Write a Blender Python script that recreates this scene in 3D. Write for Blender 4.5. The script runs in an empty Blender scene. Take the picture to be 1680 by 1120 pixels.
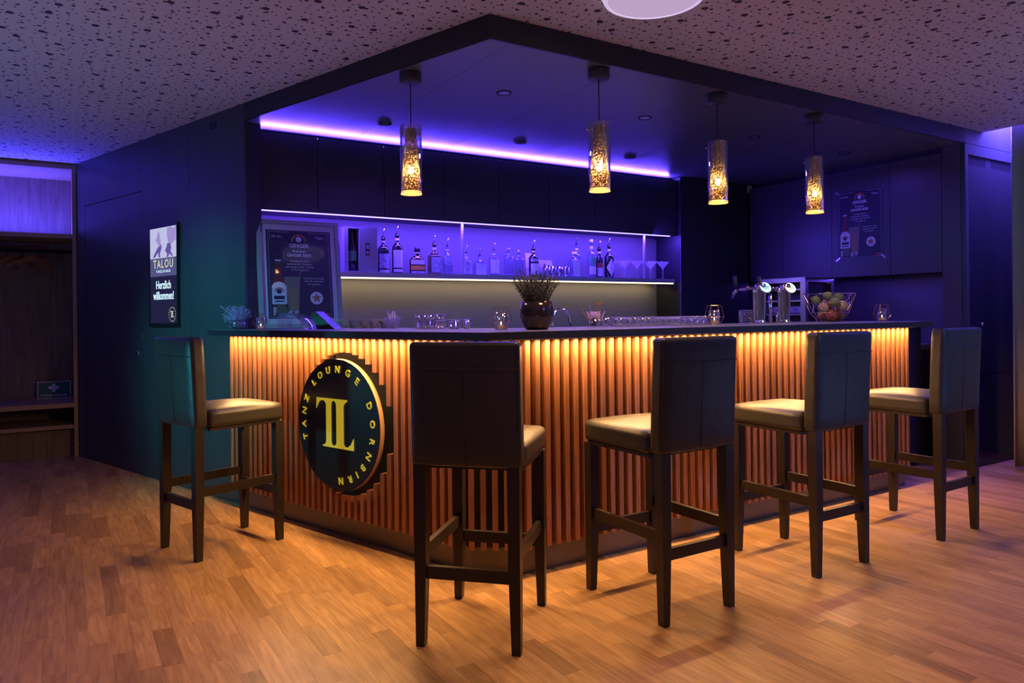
import bpy, bmesh, math, random
from mathutils import Matrix, Vector
random.seed(7)
SC = bpy.context.scene
COL = SC.collection
PI = math.pi

# plan: the world axes follow the long arm of the bar (x along it, y into the bar, origin at the corner of the two walls);
# ML is the frame of the left wall and the short arm; W0 takes points measured from the camera's standpoint into the world
BX, BY = -0.088, 3.27
MR = Matrix()
ML = Matrix.Rotation(math.radians(-71.38), 4, 'Z')
W0 = (Matrix.Translation((BX, BY, 0)) @ Matrix.Rotation(math.radians(31.70), 4, 'Z')).inverted()
# ------------------------------------------------------------------ camera
cam_d = bpy.data.cameras.new('camera')
cam = bpy.data.objects.new('camera', cam_d); COL.objects.link(cam)
cam_d.sensor_width = 36.0; cam_d.lens = 1192.0 / 1680.0 * 36.0
cam_d.shift_y = -0.0263
cam_d.clip_start = 0.05
cam.matrix_world = W0 @ Matrix.Translation((0, 0, 1.195)) @ Matrix.Rotation(PI / 2, 4, 'X') @ Matrix.Rotation(math.radians(-0.62), 4, 'Z')
SC.camera = cam


# ------------------------------------------------------------------ world, exposure
w = bpy.data.worlds.new('world'); SC.world = w; w.use_nodes = True
w.node_tree.nodes['Background'].inputs[0].default_value = (0.25, 0.2, 0.35, 1)
w.node_tree.nodes['Background'].inputs[1].default_value = 0.05
SC.view_settings.view_transform = 'Standard'; SC.view_settings.look = 'None'
SC.view_settings.gamma = 1.0; SC.view_settings.use_curve_mapping = False
SC.view_settings.exposure = 0.0
SC.cycles.use_denoising = True
SC.cycles.max_bounces = 8; SC.cycles.diffuse_bounces = 3; SC.cycles.glossy_bounces = 4
SC.cycles.transparent_max_bounces = 24; SC.cycles.transmission_bounces = 6
SC.cycles.caustics_reflective = False; SC.cycles.caustics_refractive = False
SC.cycles.sample_clamp_indirect = 4.0

# ------------------------------------------------------------------ lights
def area(name, M, loc, sx, sy, power, color, aim=None, rot=None, spread=180):
    d = bpy.data.lights.new(name, 'AREA'); d.shape = 'RECTANGLE'; d.size = sx; d.size_y = sy
    d.energy = power; d.color = color; d.spread = math.radians(spread)
    o = bpy.data.objects.new(name, d); COL.objects.link(o)
    p = Vector(loc)
    if aim is not None:
        dirv = (Vector(aim) - p).normalized()
        R = dirv.to_track_quat('-Z', 'Y').to_matrix().to_4x4()
    else:
        R = Matrix.Rotation(rot[2], 4, 'Z') @ Matrix.Rotation(rot[1], 4, 'Y') @ Matrix.Rotation(rot[0], 4, 'X') if rot else Matrix()
    o.matrix_world = M @ Matrix.Translation(p) @ R
    return o
def spot(name, M, loc, aim, power, color, angle, blend=0.6, rad=0.05):
    d = bpy.data.lights.new(name, 'SPOT'); d.energy = power; d.color = color
    d.spot_size = math.radians(angle); d.spot_blend = blend; d.shadow_soft_size = rad
    o = bpy.data.objects.new(name, d); COL.objects.link(o)
    p = Vector(loc); dirv = (Vector(aim) - p).normalized()
    o.matrix_world = M @ Matrix.Translation(p) @ dirv.to_track_quat('-Z', 'Y').to_matrix().to_4x4()
    return o
WARM = (1.0, 0.55, 0.20); BLUE = (0.13, 0.06, 1.0); BACKW = (1.0, 0.76, 0.42)
# tapes and lamps of the bar; first the warm tape under the counter edge
area('counter_tape_left', ML, (-1.04, -0.088, 1.080), 2.2, 0.012, 38, WARM, rot=(math.radians(-8), 0, 0))
area('counter_tape_right', MR, (1.66, -0.088, 1.080), 3.1, 0.012, 52, WARM, rot=(math.radians(-8), 0, 0))
# blue tape on top of the wall cabinets and below them
area('cove_tape', MR, (1.23, 2.085, 2.404), 3.74, 0.02, 125, (0.09, 0.042, 1.0), rot=(math.radians(180 + 35), 0, 0))
area('cabinet_tape', MR, (1.21, 2.062, 1.889), 3.70, 0.012, 66, (0.10, 0.038, 1.0), rot=(math.radians(14), 0, 0))
area('cabinet_side_fill', MR, (2.85, 2.05, 1.885), 0.3, 0.02, 8, (0.10, 0.045, 1.0), aim=(4.1, 0.8, 1.45))  # added fill at the tape, throws blue sideways onto the right cabinets
# warm tape under the bottle shelf
area('shelf_tape', MR, (1.24, 2.26, 1.462), 3.72, 0.012, 3.6, BACKW, rot=(math.radians(15), 0, 0))
area('shelf_tape_front', MR, (1.24, 2.043, 1.462), 3.72, 0.01, 1.8, BACKW, rot=(math.radians(-50), 0, 0))
# wardrobe tape
area('wardrobe_tape', MR, (-3.2, 4.95, 1.945), 3.2, 0.03, 115, (0.06, 0.05, 1.0), rot=(PI, 0, 0))
# tape in the curtain recess
area('recess_tape', MR, (4.455, -1.35, 2.74), 0.03, 2.3, 60, (0.11, 0.06, 1.0))
area('recess_tape_end', MR, (4.62, -0.09, 2.74), 0.36, 0.05, 55, (0.12, 0.07, 1.0))
# blue inside the right-hand niche of the bar
area('niche_tape_right', MR, (4.20, 1.2, 1.478), 0.02, 1.9, 5.0, (0.14, 0.06, 1.0))
for M__, xx_, yy_ in ((ML, -0.618, 0.085), (MR, 0.690, 0.085), (MR, 1.545, 0.080), (MR, 2.412, 0.075)):
    spot('pendant_light', M__, (xx_, yy_, 1.812), (xx_, yy_, 0.0), 8.0, (1.0, 0.62, 0.28), 140, 0.5, 0.04)
# coloured stage lamps of the dance floor, behind and beside the camera
spot('teal_spot_low', W0, (-4.0, 2.7, 0.86), (-1.65, 3.75, 0.76), 130, (0.04, 0.58, 0.72), 24, 0.9, 0.08)
spot('teal_spot', W0, (-3.2, 2.0, 2.3), (-2.08, 4.9, 0.95), 430, (0.04, 0.62, 0.80), 38, 0.9, 0.12)
spot('blue_spot', W0, (3.9, 0.2, 2.3), (1.75, 3.7, 0.72), 420, (0.05, 0.26, 1.0), 42, 0.95, 0.35)
spot('curtain_spot', W0, (0.6, -0.6, 2.4), (4.3, 4.7, 1.7), 220, (0.10, 0.50, 1.0), 26, 0.8, 0.08)
for xx_, pw_ in ((0.473, 44), (1.52, 14), (2.551, 6), (3.60, 10)):
    spot('bar_violet_fill', MR, (xx_, 0.658, 2.425), (xx_, 0.70, 0.0), pw_, (0.14, 0.06, 1.0), 165, 0.5, 0.03)  # violet fill added at the recessed spots to brighten counter and poster
area('floor_wash', W0, (0.8, 1.5, 2.5), 3.4, 1.2, 8, (1.0, 0.54, 0.24), spread=84)
lampl = area('ceiling_lamp_light', W0, (0.606, 3.03, 2.49), 0.38, 0.38, 9, (1.0, 0.60, 0.34), spread=112); lampl.data.shape = 'DISK'
area('ceiling_wash', W0, (-0.4, -1.6, 0.4), 2.5, 2.0, 24, (0.66, 0.36, 0.92), rot=(PI, 0, 0))
area('ceiling_wash_left', W0, (-3.0, 2.6, 0.25), 1.2, 1.2, 17.0, (0.22, 0.42, 1.0), rot=(PI, 0, 0))
area('ceiling_wash_right', W0, (4.2, 2.6, 0.3), 1.2, 1.2, 16.0, (0.30, 0.44, 1.0), rot=(PI, 0, 0))

# ------------------------------------------------------------------ materials
def nt(name):
    m = bpy.data.materials.new(name); m.use_nodes = True
    return m, m.node_tree.nodes, m.node_tree.links, m.node_tree.nodes['Principled BSDF']
def mat(name, col, rough=0.5, metal=0.0, spec=0.5, bump=None, coat=0.0, emis=None, es=0.0, noise=None, alpha=1.0, trans=0.0, sheen=0.0):
    m, N, K, b = nt(name)
    b.inputs['Base Color'].default_value = (*col, 1); b.inputs['Roughness'].default_value = rough
    b.inputs['Metallic'].default_value = metal; b.inputs['Specular IOR Level'].default_value = spec
    b.inputs['Coat Weight'].default_value = coat; b.inputs['Coat Roughness'].default_value = 0.1
    b.inputs['Alpha'].default_value = alpha; b.inputs['Transmission Weight'].default_value = trans
    b.inputs['Sheen Weight'].default_value = sheen
    if emis: b.inputs['Emission Color'].default_value = (*emis, 1); b.inputs['Emission Strength'].default_value = es
    tc = N.new('ShaderNodeTexCoord')
    if noise:
        sc_, amt, st = noise
        mp = N.new('ShaderNodeMapping'); mp.inputs['Scale'].default_value = st; K.new(tc.outputs['Object'], mp.inputs['Vector'])
        n = N.new('ShaderNodeTexNoise'); n.inputs['Scale'].default_value = sc_; n.inputs['Detail'].default_value = 4
        K.new(mp.outputs[0], n.inputs['Vector'])
        r = N.new('ShaderNodeValToRGB')
        r.color_ramp.elements[0].position = 0.3; r.color_ramp.elements[1].position = 0.72
        r.color_ramp.elements[0].color = (*[c * (1 - amt) for c in col], 1)
        r.color_ramp.elements[1].color = (*[min(1, c * (1 + amt)) for c in col], 1)
        K.new(n.outputs['Fac'], r.inputs['Fac']); K.new(r.outputs[0], b.inputs['Base Color'])
    if bump:
        sc_, st_, di = bump
        n2 = N.new('ShaderNodeTexNoise'); n2.inputs['Scale'].default_value = sc_; n2.inputs['Detail'].default_value = 3
        K.new(tc.outputs['Object'], n2.inputs['Vector'])
        bp = N.new('ShaderNodeBump'); bp.inputs['Strength'].default_value = st_; bp.inputs['Distance'].default_value = di
        K.new(n2.outputs['Fac'], bp.inputs['Height']); K.new(bp.outputs[0], b.inputs['Normal'])
    return m
def emit(name, col, s):
    m, N, K, b = nt(name); N.remove(b)
    e = N.new('ShaderNodeEmission'); e.inputs[0].default_value = (*col, 1); e.inputs[1].default_value = s
    K.new(e.outputs[0], N['Material Output'].inputs[0]); return m
def thin_glass(name, tint=(0.95, 0.96, 1.0), f=0.09, rough=0.02, edge=0.6):
    m, N, K, b = nt(name); N.remove(b)
    t = N.new('ShaderNodeBsdfTransparent'); t.inputs[0].default_value = (*tint, 1)
    g = N.new('ShaderNodeBsdfGlossy'); g.inputs['Roughness'].default_value = rough; g.inputs[0].default_value = (1, 1, 1, 1)
    lw = N.new('ShaderNodeLayerWeight'); lw.inputs[0].default_value = edge
    mm = N.new('ShaderNodeMath'); mm.operation = 'MULTIPLY_ADD'; mm.inputs[1].default_value = 0.75; mm.inputs[2].default_value = f
    K.new(lw.outputs['Facing'], mm.inputs[0])
    mx = N.new('ShaderNodeMixShader'); K.new(mm.outputs[0], mx.inputs[0]); K.new(t.outputs[0], mx.inputs[1]); K.new(g.outputs[0], mx.inputs[2])
    K.new(mx.outputs[0], N['Material Output'].inputs[0]); return m
def frosted(name, tint, w_tr, col, rough=0.25):
    """drinking glass that also scatters a little (cut or dusty glass)"""
    m, N, K, b = nt(name); N.remove(b)
    t = N.new('ShaderNodeBsdfTransparent'); t.inputs[0].default_value = (*tint, 1)
    d = N.new('ShaderNodeBsdfDiffuse'); d.inputs[0].default_value = (*col, 1)
    tl = N.new('ShaderNodeBsdfTranslucent'); tl.inputs[0].default_value = (*col, 1)
    g = N.new('ShaderNodeBsdfGlossy'); g.inputs['Roughness'].default_value = rough
    a = N.new('ShaderNodeMixShader'); a.inputs[0].default_value = 0.5; K.new(d.outputs[0], a.inputs[1]); K.new(tl.outputs[0], a.inputs[2])
    c = N.new('ShaderNodeMixShader'); c.inputs[0].default_value = 0.5; K.new(a.outputs[0], c.inputs[1]); K.new(g.outputs[0], c.inputs[2])
    lw = N.new('ShaderNodeLayerWeight'); lw.inputs[0].default_value = 0.5
    mm = N.new('ShaderNodeMath'); mm.operation = 'MULTIPLY_ADD'; mm.inputs[1].default_value = 0.42; mm.inputs[2].default_value = w_tr
    K.new(lw.outputs['Facing'], mm.inputs[0])
    mx = N.new('ShaderNodeMixShader'); K.new(mm.outputs[0], mx.inputs[0]); K.new(t.outputs[0], mx.inputs[1]); K.new(c.outputs[0], mx.inputs[2])
    K.new(mx.outputs[0], N['Material Output'].inputs[0]); return m
def wood(name, c1, c2, rough=0.45, scale=(14, 14, 1.2), rand=0.25):
    m, N, K, b = nt(name)
    tc = N.new('ShaderNodeTexCoord'); mp = N.new('ShaderNodeMapping'); mp.inputs['Scale'].default_value = scale
    K.new(tc.outputs['Object'], mp.inputs['Vector'])
    oi = N.new('ShaderNodeObjectInfo')
    ad = N.new('ShaderNodeVectorMath'); ad.operation = 'ADD'; K.new(mp.outputs[0], ad.inputs[0])
    ms = N.new('ShaderNodeMath'); ms.operation = 'MULTIPLY'; ms.inputs[1].default_value = 37; K.new(oi.outputs['Random'], ms.inputs[0])
    K.new(ms.outputs[0], ad.inputs[1])
    n = N.new('ShaderNodeTexNoise'); n.inputs['Scale'].default_value = 4; n.inputs['Detail'].default_value = 6; n.inputs['Distortion'].default_value = 0.6
    K.new(ad.outputs[0], n.inputs['Vector'])
    r = N.new('ShaderNodeValToRGB'); r.color_ramp.elements[0].position = 0.3; r.color_ramp.elements[1].position = 0.7
    r.color_ramp.elements[0].color = (*c1, 1); r.color_ramp.elements[1].color = (*c2, 1)
    K.new(n.outputs['Fac'], r.inputs['Fac'])
    hv = N.new('ShaderNodeHueSaturation'); K.new(r.outputs[0], hv.inputs['Color'])
    mr = N.new('ShaderNodeMapRange'); mr.inputs['To Min'].default_value = 1 - rand; mr.inputs['To Max'].default_value = 1 + rand
    K.new(oi.outputs['Random'], mr.inputs['Value']); K.new(mr.outputs[0], hv.inputs['Value'])
    K.new(hv.outputs[0], b.inputs['Base Color']); b.inputs['Roughness'].default_value = rough
    return m
def floor_mat(name):
    m, N, K, b = nt(name)
    geo = N.new('ShaderNodeNewGeometry'); oi = N.new('ShaderNodeObjectInfo')
    mp = N.new('ShaderNodeMapping'); pass
    K.new(geo.outputs['Position'], mp.inputs['Vector'])
    rs = N.new('ShaderNodeMath'); rs.operation = 'ADD'; K.new(oi.outputs['Random'], rs.inputs[0]); K.new(geo.outputs['Random Per Island'], rs.inputs[1])
    fr = N.new('ShaderNodeMath'); fr.operation = 'FRACT'; K.new(rs.outputs[0], fr.inputs[0])
    off = N.new('ShaderNodeMath'); off.operation = 'MULTIPLY'; off.inputs[1].default_value = 91.0; K.new(fr.outputs[0], off.inputs[0])
    ad = N.new('ShaderNodeVectorMath'); ad.operation = 'ADD'; K.new(mp.outputs[0], ad.inputs[0]); K.new(off.outputs[0], ad.inputs[1])
    st = N.new('ShaderNodeMapping'); st.inputs['Scale'].default_value = (26, 2.0, 1); K.new(ad.outputs[0], st.inputs['Vector'])
    n = N.new('ShaderNodeTexNoise'); n.inputs['Scale'].default_value = 1.7; n.inputs['Detail'].default_value = 7; n.inputs['Distortion'].default_value = 1.4
    K.new(st.outputs[0], n.inputs['Vector'])
    st2 = N.new('ShaderNodeMapping'); st2.inputs['Scale'].default_value = (7, 1.4, 1); K.new(ad.outputs[0], st2.inputs['Vector'])
    n2 = N.new('ShaderNodeTexNoise'); n2.inputs['Scale'].default_value = 1.2; n2.inputs['Detail'].default_value = 2
    K.new(st2.outputs[0], n2.inputs['Vector'])
    wv = N.new('ShaderNodeMath'); wv.operation = 'MULTIPLY'; wv.inputs[1].default_value = 34.0; K.new(n2.outputs['Fac'], wv.inputs[0])
    sn = N.new('ShaderNodeMath'); sn.operation = 'SINE'; K.new(wv.outputs[0], sn.inputs[0])
    mixf = N.new('ShaderNodeMath'); mixf.operation = 'MULTIPLY_ADD'; mixf.inputs[1].default_value = 0.055; K.new(sn.outputs[0], mixf.inputs[0]); K.new(n.outputs['Fac'], mixf.inputs[2])
    r = N.new('ShaderNodeValToRGB'); e = r.color_ramp.elements
    e[0].position = 0.25; e[1].position = 0.75; e[0].color = (0.30, 0.155, 0.062, 1); e[1].color = (0.53, 0.315, 0.14, 1)
    K.new(mixf.outputs[0], r.inputs['Fac'])
    tone = N.new('ShaderNodeValToRGB'); t = tone.color_ramp.elements
    t[0].position = 0; t[1].position = 1; t[0].color = (0.66, 0.61, 0.56, 1); t[1].color = (1.14, 1.12, 1.08, 1)
    t2 = tone.color_ramp.elements.new(0.22); t2.color = (0.90, 0.87, 0.84, 1)
    K.new(fr.outputs[0], tone.inputs['Fac'])
    mu = N.new('ShaderNodeMix'); mu.data_type = 'RGBA'; mu.blend_type = 'MULTIPLY'; mu.inputs['Factor'].default_value = 1
    K.new(r.outputs[0], mu.inputs['A']); K.new(tone.outputs[0], mu.inputs['B'])
    K.new(mu.outputs['Result'], b.inputs['Base Color'])
    b.inputs['Roughness'].default_value = 0.42; b.inputs['Specular IOR Level'].default_value = 0.45
    bp = N.new('ShaderNodeBump'); bp.inputs['Strength'].default_value = 0.12; bp.inputs['Distance'].default_value = 0.001
    K.new(n.outputs['Fac'], bp.inputs['Height']); K.new(bp.outputs[0], b.inputs['Normal'])
    return m
def ceiling_mat(name):
    m, N, K, b = nt(name)
    geo = N.new('ShaderNodeNewGeometry'); mp = N.new('ShaderNodeMapping'); pass
    K.new(geo.outputs['Position'], mp.inputs['Vector'])
    prev = None
    for sc_, rad, off in ((5.2, 0.0165, 0.0), (10.6, 0.0090, 7.3), (19.5, 0.0054, 3.1)):
        a = N.new('ShaderNodeVectorMath'); a.operation = 'ADD'; a.inputs[1].default_value = (off, off * 0.7, 0); K.new(mp.outputs[0], a.inputs[0])
        v = N.new('ShaderNodeTexVoronoi'); v.voronoi_dimensions = '2D'; v.inputs['Scale'].default_value = sc_; v.inputs['Randomness'].default_value = 0.60
        K.new(a.outputs[0], v.inputs['Vector'])
        l = N.new('ShaderNodeMath'); l.operation = 'LESS_THAN'; l.inputs[1].default_value = rad * sc_; K.new(v.outputs['Distance'], l.inputs[0])
        if prev is None: prev = l
        else:
            mx = N.new('ShaderNodeMath'); mx.operation = 'MAXIMUM'; K.new(prev.outputs[0], mx.inputs[0]); K.new(l.outputs[0], mx.inputs[1]); prev = mx
    c = N.new('ShaderNodeMix'); c.data_type = 'RGBA'; K.new(prev.outputs[0], c.inputs['Factor'])
    c.inputs['A'].default_value = (0.62, 0.58, 0.58, 1); c.inputs['B'].default_value = (0.05, 0.035, 0.045, 1)
    K.new(c.outputs['Result'], b.inputs['Base Color']); b.inputs['Roughness'].default_value = 0.85
    return m

M = {}
M['floor'] = floor_mat('oak_parquet')
M['subfloor'] = mat('subfloor_dark', (0.16, 0.09, 0.045), 0.8)
M['ceiling'] = ceiling_mat('perforated_ceiling')
M['panel'] = mat('graphite_laminate', (0.050, 0.060, 0.062), 0.42, spec=0.5, noise=(3.0, 0.10, (1, 1, 0.3)))
M['panel_gloss'] = mat('graphite_gloss', (0.008, 0.010, 0.014), 0.10, spec=0.35)
M['niche_ceil'] = mat('niche_ceiling_laminate', (0.12, 0.12, 0.14), 0.34, spec=0.8)
M['cab'] = mat('cabinet_laminate', (0.035, 0.036, 0.045), 0.45)
M['cab_side'] = mat('cabinet_laminate_blue_side', (0.075, 0.075, 0.09), 0.42)
M['backwall'] = mat('back_panel_grey', (0.20, 0.185, 0.165), 0.55)
M['shelf'] = mat('shelf_laminate', (0.48, 0.46, 0.48), 0.45)
M['fascia'] = mat('fascia_black', (0.022, 0.022, 0.026), 0.5)
M['counter'] = mat('counter_laminate', (0.20, 0.195, 0.21), 0.40, noise=(60, 0.12, (1, 1, 1)))
M['slat'] = wood('slat_wood', (0.27, 0.095, 0.036), (0.42, 0.17, 0.072), 0.5, (20, 20, 1.2), 0.16)
M['edge'] = mat('counter_edge', (0.022, 0.023, 0.030), 0.45)
M['backing'] = mat('slat_backing_black', (0.012, 0.011, 0.011), 0.7)
M['plinth'] = mat('plinth_metal', (0.13, 0.115, 0.10), 0.38, metal=0.6)
M['leather'] = mat('dark_leather', (0.036, 0.032, 0.025), 0.40, spec=0.42, bump=(9, 0.35, 0.012))
M['seam'] = mat('leather_seam', (0.03, 0.027, 0.025), 0.5)
M['legwood'] = wood('espresso_wood', (0.014, 0.009, 0.007), (0.024, 0.016, 0.012), 0.38, (30, 30, 3), 0.1)
M['disc'] = mat('sign_black', (0.014, 0.018, 0.022), 0.28)
M['disc_edge'] = mat('sign_edge_wood', (0.36, 0.21, 0.10), 0.4)
M['gold'] = mat('sign_gold_glow', (0.62, 0.50, 0.04), 0.4, emis=(0.75, 0.60, 0.03), es=0.42)  # a glow is added to the gold so the lettering looks brighter
M['black'] = mat('matt_black', (0.012, 0.012, 0.013), 0.5)
M['plastic'] = mat('black_plastic', (0.015, 0.015, 0.018), 0.3)
M['cable'] = mat('cable_black', (0.01, 0.01, 0.01), 0.6)
M['canopy'] = mat('canopy_grey', (0.045, 0.045, 0.05), 0.45)
M['chrome'] = mat('chrome', (0.78, 0.76, 0.75), 0.12, metal=1.0)
M['steel'] = mat('brushed_steel', (0.42, 0.41, 0.43), 0.32, metal=0.9)
M['brass'] = mat('brass_wire', (0.75, 0.45, 0.22), 0.25, metal=1.0)
M['rosegold'] = mat('basket_wire', (0.72, 0.55, 0.45), 0.3, metal=1.0)
M['glass'] = thin_glass('clear_glass')
M['tube'] = thin_glass('lamp_glass', (0.93, 0.93, 0.97), 0.05, 0.03, 0.42)
M['tumbler'] = thin_glass('tumbler_glass', (0.94, 0.94, 0.98), 0.07, 0.12, 0.5)
M['cutglass'] = frosted('cut_glass', (0.97, 0.97, 1), 0.40, (0.9, 0.88, 0.85))
M['martini'] = frosted('martini_glass', (0.97, 0.97, 1), 0.06, (0.85, 0.85, 0.9))
M['led_blue'] = emit('led_blue', (0.40, 0.30, 1.0), 3.0)
M['led_cove'] = emit('led_cove', (0.15, 0.08, 1.0), 1.2)
M['led_warm'] = emit('led_warm', (1.0, 0.80, 0.48), 2.4)
M['led_counter'] = emit('led_counter', (1.0, 0.66, 0.30), 4.0)
M['led_wardrobe'] = emit('led_wardrobe', (0.2, 0.15, 1.0), 2.0)
M['lampface'] = emit('ceiling_lamp_face', (0.60, 0.42, 0.66), 0.85)
M['lamprim'] = mat('ceiling_lamp_rim', (0.8, 0.78, 0.82), 0.4, emis=(0.66, 0.55, 0.80), es=0.75)
M['wardrobe'] = wood('wardrobe_wood', (0.13, 0.080, 0.060), (0.22, 0.145, 0.105), 0.5, (9, 9, 0.8), 0.05)
M['wardrobe_edge'] = wood('wardrobe_edge_wood', (0.34, 0.22, 0.13), (0.42, 0.28, 0.17), 0.5, (9, 9, 0.8), 0.05)
M['hanger'] = wood('hanger_wood', (0.30, 0.13, 0.06), (0.42, 0.20, 0.10), 0.35, (9, 9, 4), 0.1)
M['sign_green'] = mat('sign_green', (0.0, 0.115, 0.09), 0.4)
M['white'] = mat('white_print', (0.8, 0.8, 0.82), 0.5)
M['curtain'] = mat('grey_curtain', (0.33, 0.29, 0.27), 0.85, bump=(220, 0.4, 0.002), sheen=0.2)
M['curtain_l'] = mat('light_curtain', (0.60, 0.60, 0.66), 0.85, bump=(220, 0.4, 0.002), sheen=0.2)
M['hull_wall'] = mat('room_wall', (0.30, 0.27, 0.27), 0.8)

# ------------------------------------------------------------------ geometry helpers
class MB:
    def __init__(s): s.v = []; s.f = []; s.sm = []
    def add(s, vs, fs, smooth=False, T=None):
        o = len(s.v)
        s.v += [tuple(T @ Vector(p)) if T is not None else tuple(p) for p in vs]
        s.f += [tuple(i + o for i in f) for f in fs]; s.sm += [smooth] * len(fs); return s
    def box(s, x0, x1, y0, y1, z0, z1, T=None):
        vs = [(x, y, z) for z in (z0, z1) for y in (y0, y1) for x in (x0, x1)]
        return s.add(vs, [(0, 2, 3, 1), (4, 5, 7, 6), (0, 1, 5, 4), (2, 6, 7, 3), (0, 4, 6, 2), (1, 3, 7, 5)], T=T)
    def prism(s, pts, z0, z1, T=None):
        """pts counter-clockwise in plan"""
        n = len(pts); vs = [(x, y, z0) for x, y in pts] + [(x, y, z1) for x, y in pts]
        fs = [tuple(reversed(range(n))), tuple(range(n, 2 * n))] + [(i, (i + 1) % n, n + (i + 1) % n, n + i) for i in range(n)]
        return s.add(vs, fs, T=T)
    def lathe(s, prof, n=20, T=None, smooth=True, cap=True):
        vs = []; fs = []
        for r, z in prof:
            for i in range(n):
                a = 2 * PI * i / n; vs.append((r * math.cos(a), r * math.sin(a), z))
        for k in range(len(prof) - 1):
            for i in range(n):
                j = (i + 1) % n; fs.append((k * n + i, k * n + j, (k + 1) * n + j, (k + 1) * n + i))
        s.add(vs, fs, smooth, T)
        if cap:
            o = len(s.v) - len(vs)
            if prof[0][0] > 1e-5: s.f.append(tuple(o + i for i in reversed(range(n)))); s.sm.append(False)
            if prof[-1][0] > 1e-5: s.f.append(tuple(o + (len(prof) - 1) * n + i for i in range(n))); s.sm.append(False)
        return s
    def tube(s, pts, r, n=8, T=None, closed=False):
        pts = [Vector(p) for p in pts]; m = len(pts); rs = r if isinstance(r, (list, tuple)) else [r] * m
        vs = []; fs = []; prev = None
        for k, p in enumerate(pts):
            if closed: d = pts[(k + 1) % m] - pts[k - 1]
            else: d = pts[min(k + 1, m - 1)] - pts[max(k - 1, 0)]
            d.normalize()
            if prev is None:
                up = Vector((0, 0, 1)) if abs(d.z) < 0.9 else Vector((1, 0, 0)); a = d.cross(up).normalized()
            else:
                a = (prev - d * prev.dot(d))
                a = a.normalized() if a.length > 1e-6 else d.orthogonal().normalized()
            prev = a; b = d.cross(a)
            for i in range(n):
                t = 2 * PI * i / n; vs.append(p + (a * math.cos(t) + b * math.sin(t)) * rs[k])
        for k in range(m if closed else m - 1):
            q = (k + 1) % m
            for i in range(n):
                j = (i + 1) % n; fs.append((k * n + i, k * n + j, q * n + j, q * n + i))
        if not closed: fs += [tuple(reversed(range(n))), tuple((m - 1) * n + i for i in range(n))]
        return s.add(vs, fs, n > 5, T)
    def rbox(s, cx, cy, cz, sx, sy, sz, r, n=8, top=0.0, T=None, bulge=0.0, warp=None):
        """rounded, padded block; top crowns the upper face, bulge the sides"""
        bm = bmesh.new(); bmesh.ops.create_cube(bm, size=2.0)
        bmesh.ops.subdivide_edges(bm, edges=bm.edges[:], cuts=n, use_grid_fill=True)
        hx, hy, hz = sx / 2, sy / 2, sz / 2
        # concentrate rings near the edges
        def rm(t, h):
            a = abs(t); q = 1 - 2.0 / (n + 1) * 1.0
            v = (a / q) * (h - r) if a <= q else (h - r) + (a - q) / (1 - q) * r
            return math.copysign(v, t)
        vs = []
        for v in bm.verts:
            ux, uy, uz = v.co
            p = Vector((rm(ux, hx), rm(uy, hy), rm(uz, hz)))
            c = Vector((max(-hx + r, min(hx - r, p.x)), max(-hy + r, min(hy - r, p.y)), max(-hz + r, min(hz - r, p.z))))
            d = p - c
            if d.length > 1e-9: p = c + d.normalized() * min(r, max(abs(d.x), abs(d.y), abs(d.z)))
            X, Y, Z = p.x / hx, p.y / hy, p.z / hz
            if p.z > 0: p.z += top * (1 - X * X) * (1 - Y * Y) * Z
            if bulge: p.y += math.copysign(bulge * (1 - X * X) * (1 - Z * Z), Y) * abs(Y)
            p += Vector((cx, cy, cz))
            if warp: p = warp(p)
            vs.append(p)
        bm.verts.index_update()
        fs = [tuple(v.index for v in f.verts) for f in bm.faces]; bm.free()
        return s.add(vs, fs, True, T)
    def build(s, name, m, parent=None, mw=None, kind=None, mesh_only=False):
        me = bpy.data.meshes.new(name); me.from_pydata(s.v, [], s.f)
        me.polygons.foreach_set('use_smooth', s.sm); me.materials.append(m if not isinstance(m, str) else M[m]); me.update()
        if mesh_only: return me
        return link(name, me, parent, mw, kind)
def link(name, me, parent=None, mw=None, kind=None):
    o = bpy.data.objects.new(name, me); COL.objects.link(o)
    if parent is not None: o.parent = parent
    if mw is not None:
        if parent is None: o.matrix_world = mw
        else: o.matrix_basis = mw
    if kind: o['kind'] = kind
    return o
def Tr(x=0, y=0, z=0): return Matrix.Translation((x, y, z))
def Rz(a): return Matrix.Rotation(math.radians(a), 4, 'Z')
def Rx(a): return Matrix.Rotation(math.radians(a), 4, 'X')
def Ry(a): return Matrix.Rotation(math.radians(a), 4, 'Y')
def thing(name, label, cat, mw, group=None):
    o = bpy.data.objects.new(name, None); COL.objects.link(o); o.empty_display_size = 0.05
    o.matrix_world = mw; o['label'] = label; o['category'] = cat
    if group: o['group'] = group
    return o
def tag(o, label, cat, group=None):
    o['label'] = label; o['category'] = cat
    if group: o['group'] = group
    return o
def dup(o, mw, label, group=None):
    c = o.copy(); COL.objects.link(c); c.matrix_world = mw; c['label'] = label
    if group: c['group'] = group
    for ch in o.children:
        d = ch.copy(); COL.objects.link(d); d.parent = c
        for g in ch.children:
            e = g.copy(); COL.objects.link(e); e.parent = d
    return c
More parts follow.
